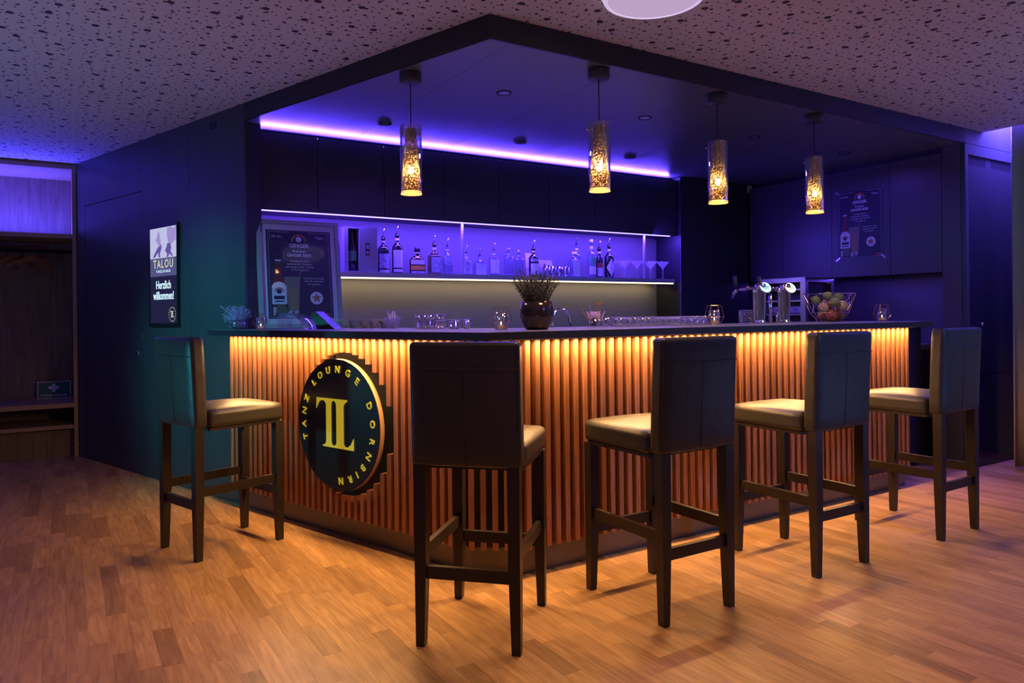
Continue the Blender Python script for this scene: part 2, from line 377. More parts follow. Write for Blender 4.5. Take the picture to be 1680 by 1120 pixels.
def text_mesh(name, txt, size, m, parent, mw, ext=0.0004, sx=1.0, bold=0.0, align='CENTER', space=1.0):
    cu = bpy.data.curves.new('txt', 'FONT'); cu.body = txt; cu.size = size; cu.align_x = align; cu.align_y = 'CENTER'
    cu.extrude = ext; cu.offset = bold; cu.space_character = space; cu.resolution_u = 2
    t = bpy.data.objects.new('txt', cu); COL.objects.link(t)
    bpy.context.view_layer.update()
    me = bpy.data.meshes.new_from_object(t.evaluated_get(bpy.context.evaluated_depsgraph_get()))
    me.name = name; bpy.data.objects.remove(t); bpy.data.curves.remove(cu)
    me.transform(Matrix.Diagonal((sx, 1, 1, 1))); me.materials.clear(); me.materials.append(M[m] if isinstance(m, str) else m)
    return link(name, me, parent, mw)
# text faces -Y when stood upright in a frame whose y axis points away from the room
UP = Matrix.Rotation(PI / 2, 4, 'X')
W0I = W0.inverted()
def at2(P):  # as seen from the camera's standpoint
    v = W0I @ Vector((P[0], P[1], 0)); return v.x, v.y

# ------------------------------------------------------------------ floor
sub = MB().prism([(-4.6, -6.5), (4.95, -6.5), (4.95, 0.0), (4.7, 2.7), (-0.9, 2.7), (-1.2, 5.3), (-4.6, 5.3)], -0.06, -0.012).build('floor', 'subfloor', mw=MR, kind='structure')
def in_room(x, y):
    # outside the bar body, walls and wardrobe (R frame)
    if y > 0.40 and x > -y * 0.337 + 0.30: return False
    if y > 0.40 and x > 3.0: return False
    if y > 4.85: return False
    return True
WID = 0.070; boards = []
x = -4.55
while x < 4.9:
    y = -5.2 + random.uniform(0, 0.4)
    while y < 4.8:
        ln = random.choice((0.28, 0.34, 0.40, 0.47, 0.54, 0.62))
        yc = y + ln / 2
        if in_room(x, y + 0.12) or in_room(x, yc):
            wx, wy = at2((x, yc)); d = wy
            u = abs(wx / max(wy, 0.3)); vis = wy > 1.2 and u < 0.95
            boards.append((0 if vis and wy > 1.95 and u < 0.74 else 1, math.hypot(wx, wy), x, yc, ln))
        y += ln
    x += WID
boards.sort()
bmesh_cache = {}
def board_mesh(ln):
    if ln not in bmesh_cache:
        h = ln / 2 - 0.00025; g = WID / 2 - 0.00025
        bmesh_cache[ln] = MB().box(-g, g, -h, h, -0.012, 0.0).build('floorboard', 'floor', mesh_only=True)
    return bmesh_cache[ln]
rest = MB()
for i, (_, _, bx, by, ln) in enumerate(boards):
    z = -random.uniform(0, 0.0003)
    if i < 300:
        link('floorboard', board_mesh(ln), sub, Tr(bx, by, z))
    else:
        h = ln / 2 - 0.00025; g = WID / 2 - 0.00025
        rest.box(bx - g, bx + g, by - h, by + h, -0.012, z)
rest.build('floorboards', 'floor', sub, Matrix(), 'stuff')

# ------------------------------------------------------------------ ceilings, beam
ceil = MB().prism([(-4.6, -6.5), (4.366, -6.5), (4.366, 0.0), (0, 0), (-1.534, 4.568), (-4.6, 4.568)], 2.55, 2.62).build('ceiling', 'ceiling', mw=MR, kind='structure')
MB().box(4.366, 4.95, -6.5, 0.02, 2.78, 2.84).box(4.366, 4.386, -6.5, 0.0, 2.62, 2.78).build('ceiling', 'hull_wall', mw=MR, kind='structure')
nc = MB().prism([(0.03, 0.03), (4.12, 0.03), (4.12, 2.36), (-0.80, 2.36), (-0.63, 1.93)], 2.452, 2.50).build('ceiling', 'fascia', mw=MR, kind='structure')
seams = [-0.80, 0.11, 0.81, 1.51, 2.21, 2.91, 3.61, 4.13]
for a, b in zip(seams[:-1], seams[1:]):
    a2, b2 = a + 0.0012, b - 0.0012
    ya = max(0.012, -a2 / 0.337); yb = max(0.012, -b2 / 0.337)
    pts = [(a2, min(ya, 2.345)), (b2, yb)] if a2 >= 0 or ya < 2.3 else [(b2, yb)]
    if a2 < 0 < b2: pts = [(a2, min(ya, 2.345)), (0.0, 0.012), (b2, 0.012)]
    pts += [(b2, 2.345), (a2, 2.345)]
    if a2 < -0.75: pts = [(-0.79, 2.345), (0.0, 0.012), (b2, 0.012), (b2, 2.345)]
    MB().prism(pts, 2.440, 2.452).build('ceiling_panel', 'niche_ceil', nc, Matrix())
# slim black fascia that closes the step between the two ceilings
MB().prism([(0, 0), (4.088, 0.0), (4.088, 0.012), (0.008, 0.012), (-0.650, 1.966), (-0.662, 1.966)], 2.44, 2.55).build('trim_1', 'fascia', mw=MR, kind='structure')

# ------------------------------------------------------------------ left wall with panels and hidden door
wl = MB().box(-4.81, -2.076, 0.02, 0.12, 0, 2.55).build('wall_left', 'fascia', mw=ML, kind='structure')
def wpanel(x0, x1, z0, z1, name='wall_panel', par=wl, m='panel'):
    return MB().box(x0 + 0.0015, x1 - 0.0015, 0.0, 0.018, z0, z1).build(name, m, par, Matrix())
wpanel(-4.800, -4.636, 0.003, 2.547); wpanel(-4.636, -3.538, 2.166, 2.547)
wpanel(-3.538, -2.786, 0.003, 2.547); wpanel(-2.786, -2.074, 0.003, 2.547)
d1 = MB().box(-4.632, -3.542, 0.001, 0.018, 0.006, 2.160).build('door_1', 'panel', mw=ML, kind='structure')
MB().lathe([(0.001, -0.004), (0.016, -0.004), (0.021, 0.0), (0.022, 0.006)], 20, Tr(-3.622, 0, 0.925) @ Rx(-90) @ Tr(0, 0, -0.003)).build('door_lock', 'chrome', d1, Matrix())
MB().box(-3.539, -3.532, -0.004, 0.0, 1.028, 1.092).build('door_hinge', 'steel', d1, Matrix())
# return edge of the left wall into the bar
MB().box(-0.660, -0.648, 1.99, 2.36, 0, 2.44).build('wall_left', 'cab', mw=MR, kind='structure')
# far wall behind the wardrobe and the remaining hull of the room
MB().box(-4.7, -1.5, 5.30, 5.36, 0, 2.6).build('wall_back', 'hull_wall', mw=MR, kind='structure')
MB().box(-4.7, -4.6, -6.5, 5.3, 0, 2.55).build('wall_left', 'hull_wall', mw=MR, kind='structure')
MB().box(-4.6, 4.95, -6.6, -6.5, 0, 2.7).build('wall_front', 'hull_wall', mw=MR, kind='structure')
MB().box(4.95, 5.05, -6.5, 0.1, 0, 2.84).build('wall_right', 'hull_wall', mw=MR, kind='structure')

# ------------------------------------------------------------------ bar back wall and right wall
MB().box(-0.74, 4.5, 2.345, 2.42, 0, 2.44).build('wall_back', 'backwall', mw=MR, kind='structure')
MB().box(4.45, 4.53, 0.03, 2.345, 0, 2.44).build('wall_right', 'cab_side', mw=MR, kind='structure')
# slim upright metal profiles of the back wall
MB().box(3.155, 3.162, 2.325, 2.345, 0.95, 1.89).box(3.215, 3.220, 2.325, 2.345, 0.95, 1.89).build('trim_2', 'steel', mw=MR, kind='structure')
# wall on the right beside the bar: frame, ventilation slot, glossy door
wr = MB().box(4.09, 4.134, 0.0, 0.03, 0, 2.437).box(4.134, 4.95, 0.0, 0.03, 2.358, 2.437).box(4.09, 4.95, 0.0, 0.03, 2.441, 2.78).build('wall_right', 'panel', mw=MR, kind='structure')
MB().box(4.134, 4.95, 0.0305, 0.0325, 0, 2.44).build('wall_right', 'black', mw=MR, kind='structure')
d2 = MB().box(4.137, 4.95, 0.004, 0.03, 0.701, 2.282).build('door_2', 'panel_gloss', mw=MR, kind='structure')
MB().box(4.137, 4.95, 0.004, 0.03, 0.004, 0.697).build('door_panel', 'panel_gloss', d2, Matrix())
MB().lathe([(0.001, -0.012), (0.012, -0.012), (0.014, 0.0)], 16, Tr(4.30, 0, 1.085) @ Rx(-90)).build('door_knob', 'chrome', d2, Matrix())

# ------------------------------------------------------------------ wall cabinets over the bottle shelf
ORD = ['leftmost', 'second', 'third', 'fourth', 'fifth', 'sixth', 'seventh', 'eighth']
cx = [-0.643 + 0.4755 * i for i in range(8)] + [3.155]
for i in range(8):
    a, b = cx[i] + 0.002, cx[i + 1] - 0.002
    nm = 'leftmost dark handleless wall cabinet above the bottle shelf' if i == 0 else (
        'rightmost dark handleless wall cabinet above the bottle shelf' if i == 7 else '%s dark wall cabinet from the left above the bottle shelf' % ORD[i])
    t = thing('wall_cabinet', nm, 'cabinet', MR @ Tr(a, 2.344, 1.90), 'wall cabinets over the bottles')
    wd = b - a
    MB().box(0, wd, -0.278, -0.002, 0, 0.49).build('body', 'cab', t, Matrix())
    MB().box(0, wd, -0.300, -0.281, 0.0, 0.508).build('door', 'cab', t, Matrix())
# LED tape things
o = MB().box(-0.64, 3.071, 2.047, 2.055, 1.890, 1.8965).build('led_strip', 'led_blue', mw=MR)
tag(o, 'thin bright blue-violet light strip under the wall cabinets above the bottles', 'light strip')
o = MB().box(-0.64, 3.14, 2.072, 2.092, 2.394, 2.402).build('led_strip', 'led_cove', mw=MR)
tag(o, 'blue-violet cove light strip on top of the wall cabinets', 'light strip')
o = MB().box(-0.64, 3.105, 2.045, 2.056, 1.4575, 1.4675).build('led_strip', 'led_warm', mw=MR)
tag(o, 'warm white light strip under the front edge of the bottle shelf', 'light strip')
# bottle shelf with two uprights
t = thing('bottle_shelf', 'long dark wall shelf carrying the bottles and martini glasses', 'shelf', MR @ Tr(0, 2.344, 1.468))
MB().box(-0.643, 3.122, -0.30, -0.001, 0.0, 0.035).build('board', 'shelf', t, Matrix())
for ux in (0.954, 2.794):
    MB().box(ux - 0.007, ux + 0.007, -0.262, -0.246, 0.035, 0.43).build('upright', 'shelf', t, Matrix())
# tall closed unit in the corner
t = thing('tall_cabinet', 'black full-height cabinet in the dark right rear corner of the bar', 'cabinet', MR @ Tr(3.157, 2.344, 0))
MB().box(0.0, 0.90, -0.32, -0.001, 0, 2.435).build('body', 'black', t, Matrix())
MB().box(0.002, 0.447, -0.342, -0.323, 0.05, 2.43).build('door', 'cab', t, Matrix())
MB().box(0.451, 0.90, -0.342, -0.323, 0.05, 2.43).build('door', 'cab', t, Matrix())
# right-hand row of cabinets
rs = [0.172, 0.581, 1.11, 1.62, 2.0]
rl = ['dark blue-lit wall cabinet next to the full-height end panel', 'dark wall cabinet that carries the small beer poster',
      'dark wall cabinet left of the one with the poster', 'dark wall cabinet deepest in the corner above the beer taps']
for i in range(4):
    t = thing('wall_cabinet', rl[i], 'cabinet', MR @ Tr(4.088, rs[i] + 0.002, 1.487), 'wall cabinets on the right wall')
    ln_ = rs[i + 1] - rs[i] - 0.004; MB().box(0.03, 0.36, 0, ln_, 0.906, 0.952).build('dark_gap_strip', 'black', t, Matrix())  # black strip added to keep the gap over the cabinets dark
    ln = rs[i + 1] - rs[i] - 0.004
    MB().box(0.022, 0.36, 0, ln, 0, 0.905).build('body', 'black', t, Matrix())
    MB().box(0.0, 0.019, 0, ln, 0.0, 0.908).build('door', 'cab_side', t, Matrix())
t = thing('end_panel', 'full-height dark panel closing the right cabinet row beside the opening', 'panel', MR @ Tr(4.088, 0.033, 0))
MB().box(0, 0.36, 0.0, 0.137, 0, 2.438).build('board', 'cab_side', t, Matrix())
# work counters behind the bar
t = thing('back_counter', 'dark rear worktop below the bottle shelf', 'counter', MR @ Tr(0, 2.344, 0))
MB().box(-0.57, 3.15, -0.55, -0.001, 0.0, 0.88).build('base_units', 'cab', t, Matrix())
MB().box(-0.57, 3.15, -0.57, -0.001, 0.88, 0.92).build('worktop', 'counter', t, Matrix())
t = thing('side_counter', 'dark side worktop below the right wall cabinets', 'counter', MR @ Tr(4.448, 0, 0))
MB().box(-0.80, -0.001, 0.40, 1.98, 0.0, 0.88).build('base_units', 'cab', t, Matrix())
MB().box(-0.82, -0.001, 0.38, 1.98, 0.88, 0.92).build('worktop', 'counter', t, Matrix())

# ------------------------------------------------------------------ the bar
SQ = 0.0
def pathpts(off, chamf=True, xl=-2.16, xr=3.237):
    """front outline of the bar at distance off in front of the wall planes, as world points: left end, corner(s), right end"""
    # corner of both planes
    k = 0.7233
    pl = ML @ Vector((k * off, -off, 0))
    if not chamf:
        return [ML @ Vector((xl, -off, 0)), pl, MR @ Vector((xr, -off, 0))]
    a = 0.17 + (0.06 - off) * 0.72 * 0.0
    # chamfer line distance follows the offset
    base = 0.17; c = base - (0.06 - off) * -0.0
    s = c + (off - 0.06) * 0.44
    pL = ML @ Vector((k * off - s, -off, 0)); pR = MR @ Vector((-k * off + s, -off, 0))
    return [ML @ Vector((xl, -off, 0)), pL, pR, MR @ Vector((xr, -off, 0))]
bar = thing('bar', 'L-shaped bar with vertical wooden slats and dark overhanging counter', 'bar counter', Matrix())
Bi = Matrix()
def strip(p_out, p_in, z0, z1, name, m, par):
    mb = MB(); n = len(p_out)
    for i in range(n - 1):
        q = [p_out[i], p_out[i + 1], p_in[i + 1], p_in[i]]
        mb.prism([((Bi @ v).x, (Bi @ v).y) for v in q], z0, z1)
    return mb.build(name, m, par, Matrix())
strip(pathpts(0.008), pathpts(-0.012, xl=-2.06), 0.0, 0.30, 'plinth', 'plinth', bar)
strip(pathpts(0.022), pathpts(0.009), 0.128, 1.085, 'backing_board', 'backing', bar)
strip(pathpts(-0.013, xl=-2.05), pathpts(-0.03, xl=-2.05), 0.0, 1.085, 'inner_board', 'cab', bar)
e = MB().box(3.222, 3.237, 0.032, 0.54, 0.0, 1.085, Bi @ MR).build('end_board', 'cab', bar, Matrix())
co = pathpts(0.20, False, -2.175, 3.25); ci = pathpts(-0.55, False, -2.055, 3.25)
mb = MB()
q = [co[0], co[1], ci[1], ML @ Vector((-2.055, 0.55, 0)), ML @ Vector((-2.055, -0.002, 0)), ML @ Vector((-2.175, -0.002, 0))]
mb.prism([((Bi @ v).x, (Bi @ v).y) for v in q], 1.086, 1.121)
q = [co[1], co[2], ci[2], ci[1]]
mb.prism([((Bi @ v).x, (Bi @ v).y) for v in q], 1.086, 1.121)
mb.build('countertop', 'counter', bar, Matrix())
strip(pathpts(0.2015, False, -2.175, 3.25), pathpts(0.2002, False, -2.175, 3.25), 1.0862, 1.1205, 'edge_band', 'edge', bar)
MB().box(3.2502, 3.2516, -0.2, 0.55, 1.0862, 1.1205).build('edge_band', 'edge', bar, Matrix())
# LED tape
lt = pathpts(0.094, False, -2.14, 3.22); li = pathpts(0.082, False, -2.14, 3.22)
mbb = MB()
for i in range(2):
    qq = [lt[i], lt[i + 1], li[i + 1], li[i]]
    mbb.prism([(v.x, v.y) for v in qq], 1.0815, 1.0855)
tag(mbb.build('led_strip', 'led_counter'), 'warm amber light strip under the bar counter edge', 'light strip')
# disc sign cuts the slats around it: centre in the L frame
DX, DZ, DR = -1.012, 0.622, 0.348
SLAT = {}
def slat(Mx, x, y0, z0, z1):
    key = (round(z0, 4), round(z1, 4))
    if key not in SLAT:
        mb = MB(); g = 0.0125
        mb.box(-g, g, -0.038, 0.0, z0, z1)
        SLAT[key] = mb.build('slat', 'slat', mesh_only=True)
    link('slat', SLAT[key], bar, Bi @ Mx @ Tr(x, y0, 0))
xs = -2.1475
while xs < -0.145:
    dx = abs(xs - DX); RC = 0.382
    if dx < RC:
        h = math.sqrt(RC * RC - dx * dx)
        if DZ - h > 0.14: slat(ML, xs, -0.022, 0.125, DZ - h)
        if DZ + h < 1.07: slat(ML, xs, -0.022, DZ + h, 1.085)
    else: slat(ML, xs, -0.022, 0.125, 1.085)
    xs += 0.0535
P = pathpts(0.06); c1, c2 = P[1], P[2]; dv = (c2 - c1); ang = math.atan2(dv.y, dv.x)
nrm = Vector((-math.sin(ang), math.cos(ang), 0))
for k in range(5):
    p = c1 + dv.normalized() * (dv.length / 2 + (k - 2) * 0.0545) + nrm * 0.038
    link('slat', SLAT[(0.125, 1.085)], bar, Bi @ Tr(p.x, p.y, 0) @ Matrix.Rotation(ang, 4, 'Z'))
xs = 0.148
while xs < 3.23:
    slat(MR, xs, -0.022, 0.125, 1.085); xs += 0.05445
# floor-level flap panel between bar and right wall
t = thing('side_flap', 'low dark panel set back between the bar end and the right wall', 'panel', MR @ Tr(3.24, 0.34, 0))
MB().box(0.0, 0.845, 0, 0.03, 0.0, 1.055).build('board', 'cab', t, Matrix())
MB().box(0.0, 0.845, -0.02, 0.10, 1.056, 1.082).build('ledge', 'cab', t, Matrix())

# ------------------------------------------------------------------ round sign
sg = thing('round_sign', 'round black sign with gold monogram and lettering TANZ LOUNGE DORNBIRN on the slatted front', 'sign', ML @ Tr(DX, -0.10, DZ))
MB().lathe([(DR - 0.004, 0.0), (DR, 0.003), (DR, 0.003)], 96, Rx(90) @ Tr(0, 0, -0.004)).build('face', 'disc', sg, Matrix())
MB().lathe([(DR, 0.0), (DR, 0.028)], 96, Rx(-90) @ Tr(0, 0, 0.0015)).build('rim', 'disc_edge', sg, Matrix())
MB().lathe([(0.25, 0.0), (0.25, 0.046)], 48, Rx(-90) @ Tr(0, 0, 0.031)).build('mount', 'black', sg, Matrix())
FY = -0.0005
ring = [('T', 197), ('A', 183.3), ('N', 168.9), ('Z', 155), ('L', 133), ('O', 119), ('U', 104), ('N', 88), ('G', 70.7), ('E', 54),
        ('D', 24), ('O', 5.5), ('R', -12), ('N', -28), ('B', -43), ('I', -55.5), ('R', -68), ('N', -84)]
for ch, a in ring:
    r = 0.838 * DR; ra = math.radians(a)
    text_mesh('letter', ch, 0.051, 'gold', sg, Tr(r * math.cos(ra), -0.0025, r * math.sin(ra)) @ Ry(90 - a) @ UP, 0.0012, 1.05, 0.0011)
def poly_xz(name, loops, m, par, y=-0.002, t=0.0016, mw=None):
    """flat cut-out in the xz plane with thickness t towards the room"""
    mb = MB()
    for pts in loops:
        n = len(pts); vs = [(x, y, z) for x, z in pts] + [(x, y - t, z) for x, z in pts]
        fs = [tuple(range(n)), tuple(reversed(range(n, 2 * n)))] + [(i, n + i, n + (i + 1) % n, (i + 1) % n) for i in range(n)]
        mb.add(vs, fs)
    me = mb.build(name, m, mesh_only=True)
    bm = bmesh.new(); bm.from_mesh(me); bmesh.ops.triangulate(bm, faces=[f for f in bm.faces if len(f.verts) > 4])
    bmesh.ops.recalc_face_normals(bm, faces=bm.faces[:]); bm.to_mesh(me); bm.free()
    return link(name, me, par, mw if mw is not None else Matrix())
S = DR
def TL(s):
    g = lambda pts: [(x * s, z * s) for x, z in pts]
    return [
        g([(-.49, .385), (.255, .385), (.255, .36), (.215, .345), (.175, .31), (.165, .28), (-.005, .28), (-.012, .31), (-.035, .345), (-.075, .355), (-.105, .345), (-.125, .31), (-.13, .28), (-.255, .28), (-.265, .315), (-.30, .345), (-.36, .35), (-.42, .33), (-.465, .27), (-.50, .215)]),
        g([(-.255, .28), (-.13, .28), (-.13, -.25), (-.255, -.25)]),
        g([(-.005, .28), (.165, .28), (.165, -.25), (-.005, -.25)]),
        g([(-.255, -.25), (-.13, -.25), (-.125, -.28), (-.105, -.305), (-.075, -.315), (-.035, -.308), (-.012, -.28), (-.005, -.25), (.165, -.25), (.175, -.285), (.21, -.31), (.27, -.305), (.335, -.26), (.40, -.165), (.40, -.345), (-.34, -.345), (-.34, -.325), (-.29, -.31), (-.265, -.285)])]
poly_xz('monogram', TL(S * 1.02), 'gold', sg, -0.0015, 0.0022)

# ------------------------------------------------------------------ bar stools
def make_stool(mw, label):
    t = thing('bar_stool', label, 'bar stool', mw, 'leather bar stools along the bar')
    def wr(p):
        # light puffiness
        return p
    MB().rbox(0, 0.035, 0.690, 0.402, 0.420, 0.092, 0.022, 10, 0.020).build('seat', 'leather', t, Matrix())
    MB().box(-0.19, 0.19, -0.165, 0.228, 0.632, 0.646).build('seat_frame', 'legwood', t, Matrix())
    bk = MB().rbox(0, -0.214, 0.877, 0.408, 0.070, 0.446, 0.016, 10, 0.0, None, 0.008,
                   lambda p: Vector((p.x, p.y - 0.018 * ((p.z - 0.66) / 0.44) ** 1.5 if p.z > 0.66 else p.y, p.z))).build('backrest', 'leather', t, Matrix())
    def bky(z): return -0.2525 - 0.018 * max(0, (z - 0.66) / 0.44) ** 1.5 - 0.006
    sm = MB()
    sm.tube([(x, bky(1.005) + 0.0012 + 0.006 * (x / 0.21) ** 2 * 0.9, 1.005) for x in [-0.197, -0.15, -0.1, -0.05, 0, 0.05, 0.1, 0.15, 0.197]], 0.0016, 5)
    sm.tube([(0.0, bky(z) + 0.0016 + 0.006 * ((z - 0.877) / 0.223) ** 2, z) for z in [0.67, 0.72, 0.77, 0.82, 0.87, 0.92, 0.97, 1.004]], 0.0016, 5)
    sm.build('seam', 'seam', bk, Matrix())
    for sx in (-1, 1):
        for sy in (-1, 1):
            mb = MB(); secs = [(0.0, 0.0155, 0.0035), (0.02, 0.0165, 0.003), (0.30, 0.0215, 0.0), (0.658 if sy < 0 else 0.64, 0.0225, 0.0)]
            vs = []; fs = []
            for z, h, k in secs:
                cx_, cy_ = sx * (0.174 + k * 1.2), sy * 0.221 + (k * 1.2 if sy > 0 else -k * 1.2)
                vs += [(cx_ - h, cy_ - h, z), (cx_ + h, cy_ - h, z), (cx_ + h, cy_ + h, z), (cx_ - h, cy_ + h, z)]
            for q in range(3):
                for i in range(4):
                    j = (i + 1) % 4; fs.append((q * 4 + i, q * 4 + j, q * 4 + 4 + j, q * 4 + 4 + i))
            fs += [(3, 2, 1, 0), (12, 13, 14, 15)]
            mb.add(vs, fs).build('leg', 'legwood', t, Matrix())
    for sx in (-1, 1):
        MB().box(sx * 0.175 - 0.0105, sx * 0.175 + 0.0105, -0.200, 0.200, 0.312, 0.356).build('stretcher', 'legwood', t, Matrix())
    for sy in (-1, 1):
        MB().box(-0.153, 0.153, sy * 0.221 - 0.0105, sy * 0.221 + 0.0105, 0.245, 0.290).build('stretcher', 'legwood', t, Matrix())
    return t
def sm_(x, y, face): return W0 @ Tr(x, y, 0) @ Rz(face - 90)
st0 = make_stool(sm_(-0.115, 2.815, 76.5), 'black leather bar stool at the bar corner, its back turned to the camera')
dup(st0, sm_(-1.545, 3.854, 50), 'leftmost bar stool, in front of the round sign and facing right')
dup(st0, sm_(0.6025, 3.061, 121.5), 'bar stool directly right of the one at the bar corner')
dup(st0, sm_(1.392, 3.552, 121.5), 'bar stool standing below the fruit basket, second from the right')
dup(st0, sm_(2.240, 4.056, 123), 'rightmost bar stool, at the far end of the bar')

# ------------------------------------------------------------------ pendants
def flake_mat():
    m, N, K, b = nt('amber_flake_glass'); N.remove(b)
    tc = N.new('ShaderNodeTexCoord')
    n = N.new('ShaderNodeTexVoronoi'); n.inputs['Scale'].default_value = 210
    K.new(tc.outputs['Object'], n.inputs['Vector'])
    r = N.new('ShaderNodeValToRGB'); r.color_ramp.elements[0].position = 0.66; r.color_ramp.elements[1].position = 0.69; K.new(n.outputs['Color'], r.inputs['Fac'])
    sx = N.new('ShaderNodeSeparateXYZ'); K.new(tc.outputs['Object'], sx.inputs[0])
    mr = N.new('ShaderNodeMapRange'); mr.inputs['From Min'].default_value = 0.30; mr.inputs['From Max'].default_value = 0.19; K.new(sx.outputs['Z'], mr.inputs['Value'])
    mu = N.new('ShaderNodeMath'); mu.operation = 'MULTIPLY'; K.new(r.outputs[0], mu.inputs[0]); K.new(mr.outputs[0], mu.inputs[1])
    t = N.new('ShaderNodeBsdfTransparent'); t.inputs[0].default_value = (0.55, 0.36, 0.24, 1)
    tl = N.new('ShaderNodeBsdfTranslucent'); tl.inputs[0].default_value = (0.34, 0.16, 0.06, 1)
    dfb = N.new('ShaderNodeBsdfDiffuse'); dfb.inputs[0].default_value = (0.28, 0.16, 0.10, 1)
    a0 = N.new('ShaderNodeMixShader'); a0.inputs[0].default_value = 0.45; K.new(tl.outputs[0], a0.inputs[1]); K.new(dfb.outputs[0], a0.inputs[2])
    g = N.new('ShaderNodeBsdfTranslucent'); g.inputs[0].default_value = (1.0, 0.72, 0.30, 1)
    a = N.new('ShaderNodeMixShader'); a.inputs[0].default_value = 0.30; K.new(t.outputs[0], a.inputs[1]); K.new(a0.outputs[0], a.inputs[2])
    b2 = N.new('ShaderNodeMixShader'); b2.inputs[0].default_value = 0.85; K.new(a0.outputs[0], b2.inputs[1]); K.new(g.outputs[0], b2.inputs[2])
    c = N.new('ShaderNodeMixShader'); K.new(mu.outputs[0], c.inputs[0]); K.new(a.outputs[0], c.inputs[1]); K.new(b2.outputs[0], c.inputs[2])
    K.new(c.outputs[0], N['Material Output'].inputs[0]); return m
M['flake'] = flake_mat()
def glow_mat():
    m, N, K, b = nt('amber_lens'); N.remove(b)
    tl = N.new('ShaderNodeBsdfTranslucent'); tl.inputs[0].default_value = (1.0, 0.78, 0.34, 1)
    d = N.new('ShaderNodeBsdfGlossy'); d.inputs['Roughness'].default_value = 0.3
    t = N.new('ShaderNodeBsdfTransparent'); t.inputs[0].default_value = (1, 0.7, 0.35, 1)
    a = N.new('ShaderNodeMixShader'); a.inputs[0].default_value = 0.1; K.new(tl.outputs[0], a.inputs[1]); K.new(d.outputs[0], a.inputs[2])
    c = N.new('ShaderNodeMixShader'); c.inputs[0].default_value = 0.25; K.new(a.outputs[0], c.inputs[1]); K.new(t.outputs[0], c.inputs[2])
    em = N.new('ShaderNodeEmission'); em.inputs[0].default_value = (1.0, 0.52, 0.13, 1); em.inputs[1].default_value = 1.3
    sm = N.new('ShaderNodeAddShader'); K.new(c.outputs[0], sm.inputs[0]); K.new(em.outputs[0], sm.inputs[1])
    K.new(sm.outputs[0], N['Material Output'].inputs[0]); return m
M['lens'] = glow_mat()
M['bulb'] = emit('bulb_glow', (1.0, 0.68, 0.32), 130.0)
def make_pendant(mw, label):
    t = thing('pendant_lamp', label, 'pendant lamp', mw, 'glass pendant lamps over the bar')   # origin: bottom of the glass
    H = 0.350
    MB().lathe([(0.001, 0.622), (0.054, 0.622), (0.056, 0.619), (0.056, 0.574), (0.053, 0.571), (0.001, 0.571)], 32).build('canopy', 'canopy', t, Matrix())
    MB().tube([(0, 0, 0.575), (0.001, 0, 0.45), (0, 0, H - 0.01)], 0.0028, 6).build('cable', 'cable', t, Matrix())
    MB().lathe([(0.056, 0.0), (0.056, H), (0.0545, H), (0.0545, 0.0)], 40, cap=False).build('glass_cylinder', 'tube', t, Matrix())
    cn = MB().lathe([(0.050, 0.020), (0.046, 0.10), (0.038, 0.20), (0.030, 0.30), (0.027, H - 0.015)], 32, cap=False).build('inner_shade', 'flake', t, Matrix())
    MB().lathe([(0.001, H - 0.012), (0.020, H - 0.012), (0.022, H - 0.018), (0.022, H - 0.075), (0.012, H - 0.080)], 20).build('lamp_holder', 'canopy', t, Matrix())
    MB().lathe([(0.001, 0.014), (0.051, 0.014), (0.0535, 0.009), (0.0535, 0.001), (0.048, 0.001), (0.044, 0.006), (0.001, 0.006)], 36).build('bottom_lens', 'lens', t, Matrix())
    MB().lathe([(0.001, -0.014), (0.010, -0.010), (0.014, 0), (0.010, 0.012), (0.008, 0.022), (0.001, 0.024)], 16, Tr(0, 0, 0.118)).build('bulb', 'bulb', t, Matrix())
    mb = MB()
    for a in (15, 135, 255):
        c, s = math.cos(math.radians(a)), math.sin(math.radians(a))
        mb.tube([(c * 0.020, s * 0.020, H - 0.030), (c * 0.064, s * 0.064, H - 0.030)], 0.0022, 6)
        mb.tube([(c * 0.058, s * 0.058, H - 0.030), (c * 0.066, s * 0.066, H - 0.030)], 0.0048, 8)
    mb.build('spacer_pins', 'chrome', t, Matrix())
    return t
PZ = 1.817
p0 = make_pendant(ML @ Tr(-0.618, 0.085, PZ), 'leftmost glass pendant lamp, hanging over the short arm of the bar')
dup(p0, MR @ Tr(0.690, 0.085, PZ), 'second glass pendant lamp from the left, hanging above the potted plant side')
dup(p0, MR @ Tr(1.545, 0.080, PZ), 'third glass pendant lamp from the left, in front of the dark corner')
dup(p0, MR @ Tr(2.412, 0.075, PZ), 'rightmost glass pendant lamp, beside the small beer poster')
for q, (M_, xx, yy) in enumerate([(ML, -0.618, 0.085), (MR, 0.690, 0.085), (MR, 1.545, 0.08), (MR, 2.412, 0.075)]):
    pass

# ------------------------------------------------------------------ recessed spots, ceiling lamp
rows = [('rear', 1.60, [(0.139, 'leftmost'), (1.178, 'middle'), (2.212, 'rightmost')]),
        ('front', 0.658, [(0.473, 'leftmost'), (1.52, 'second'), (2.551, 'third'), (3.60, 'rightmost')])]
M['spot_in'] = mat('spot_reflector', (0.5, 0.5, 0.55), 0.3, metal=0.8)
dl = None
for rn, ry, lst in rows:
    for xx, wd in lst:
        lab = '%s recessed spotlight of the %s row in the bar ceiling' % (wd, rn)
        mw = MR @ Tr(xx, ry, 2.44)
        if dl is None:
            dl = thing('recessed_spotlight', lab, 'spotlight', mw, 'recessed spotlights in the bar ceiling')
            MB().lathe([(0.030, -0.002), (0.043, -0.006), (0.045, -0.001), (0.045, 0.0)], 28, cap=False).build('ring', 'black', dl, Matrix())
            MB().lathe([(0.001, -0.0012), (0.030, -0.0025)], 24).build('lens', 'spot_in', dl, Matrix())
        else: dup(dl, mw, lab)
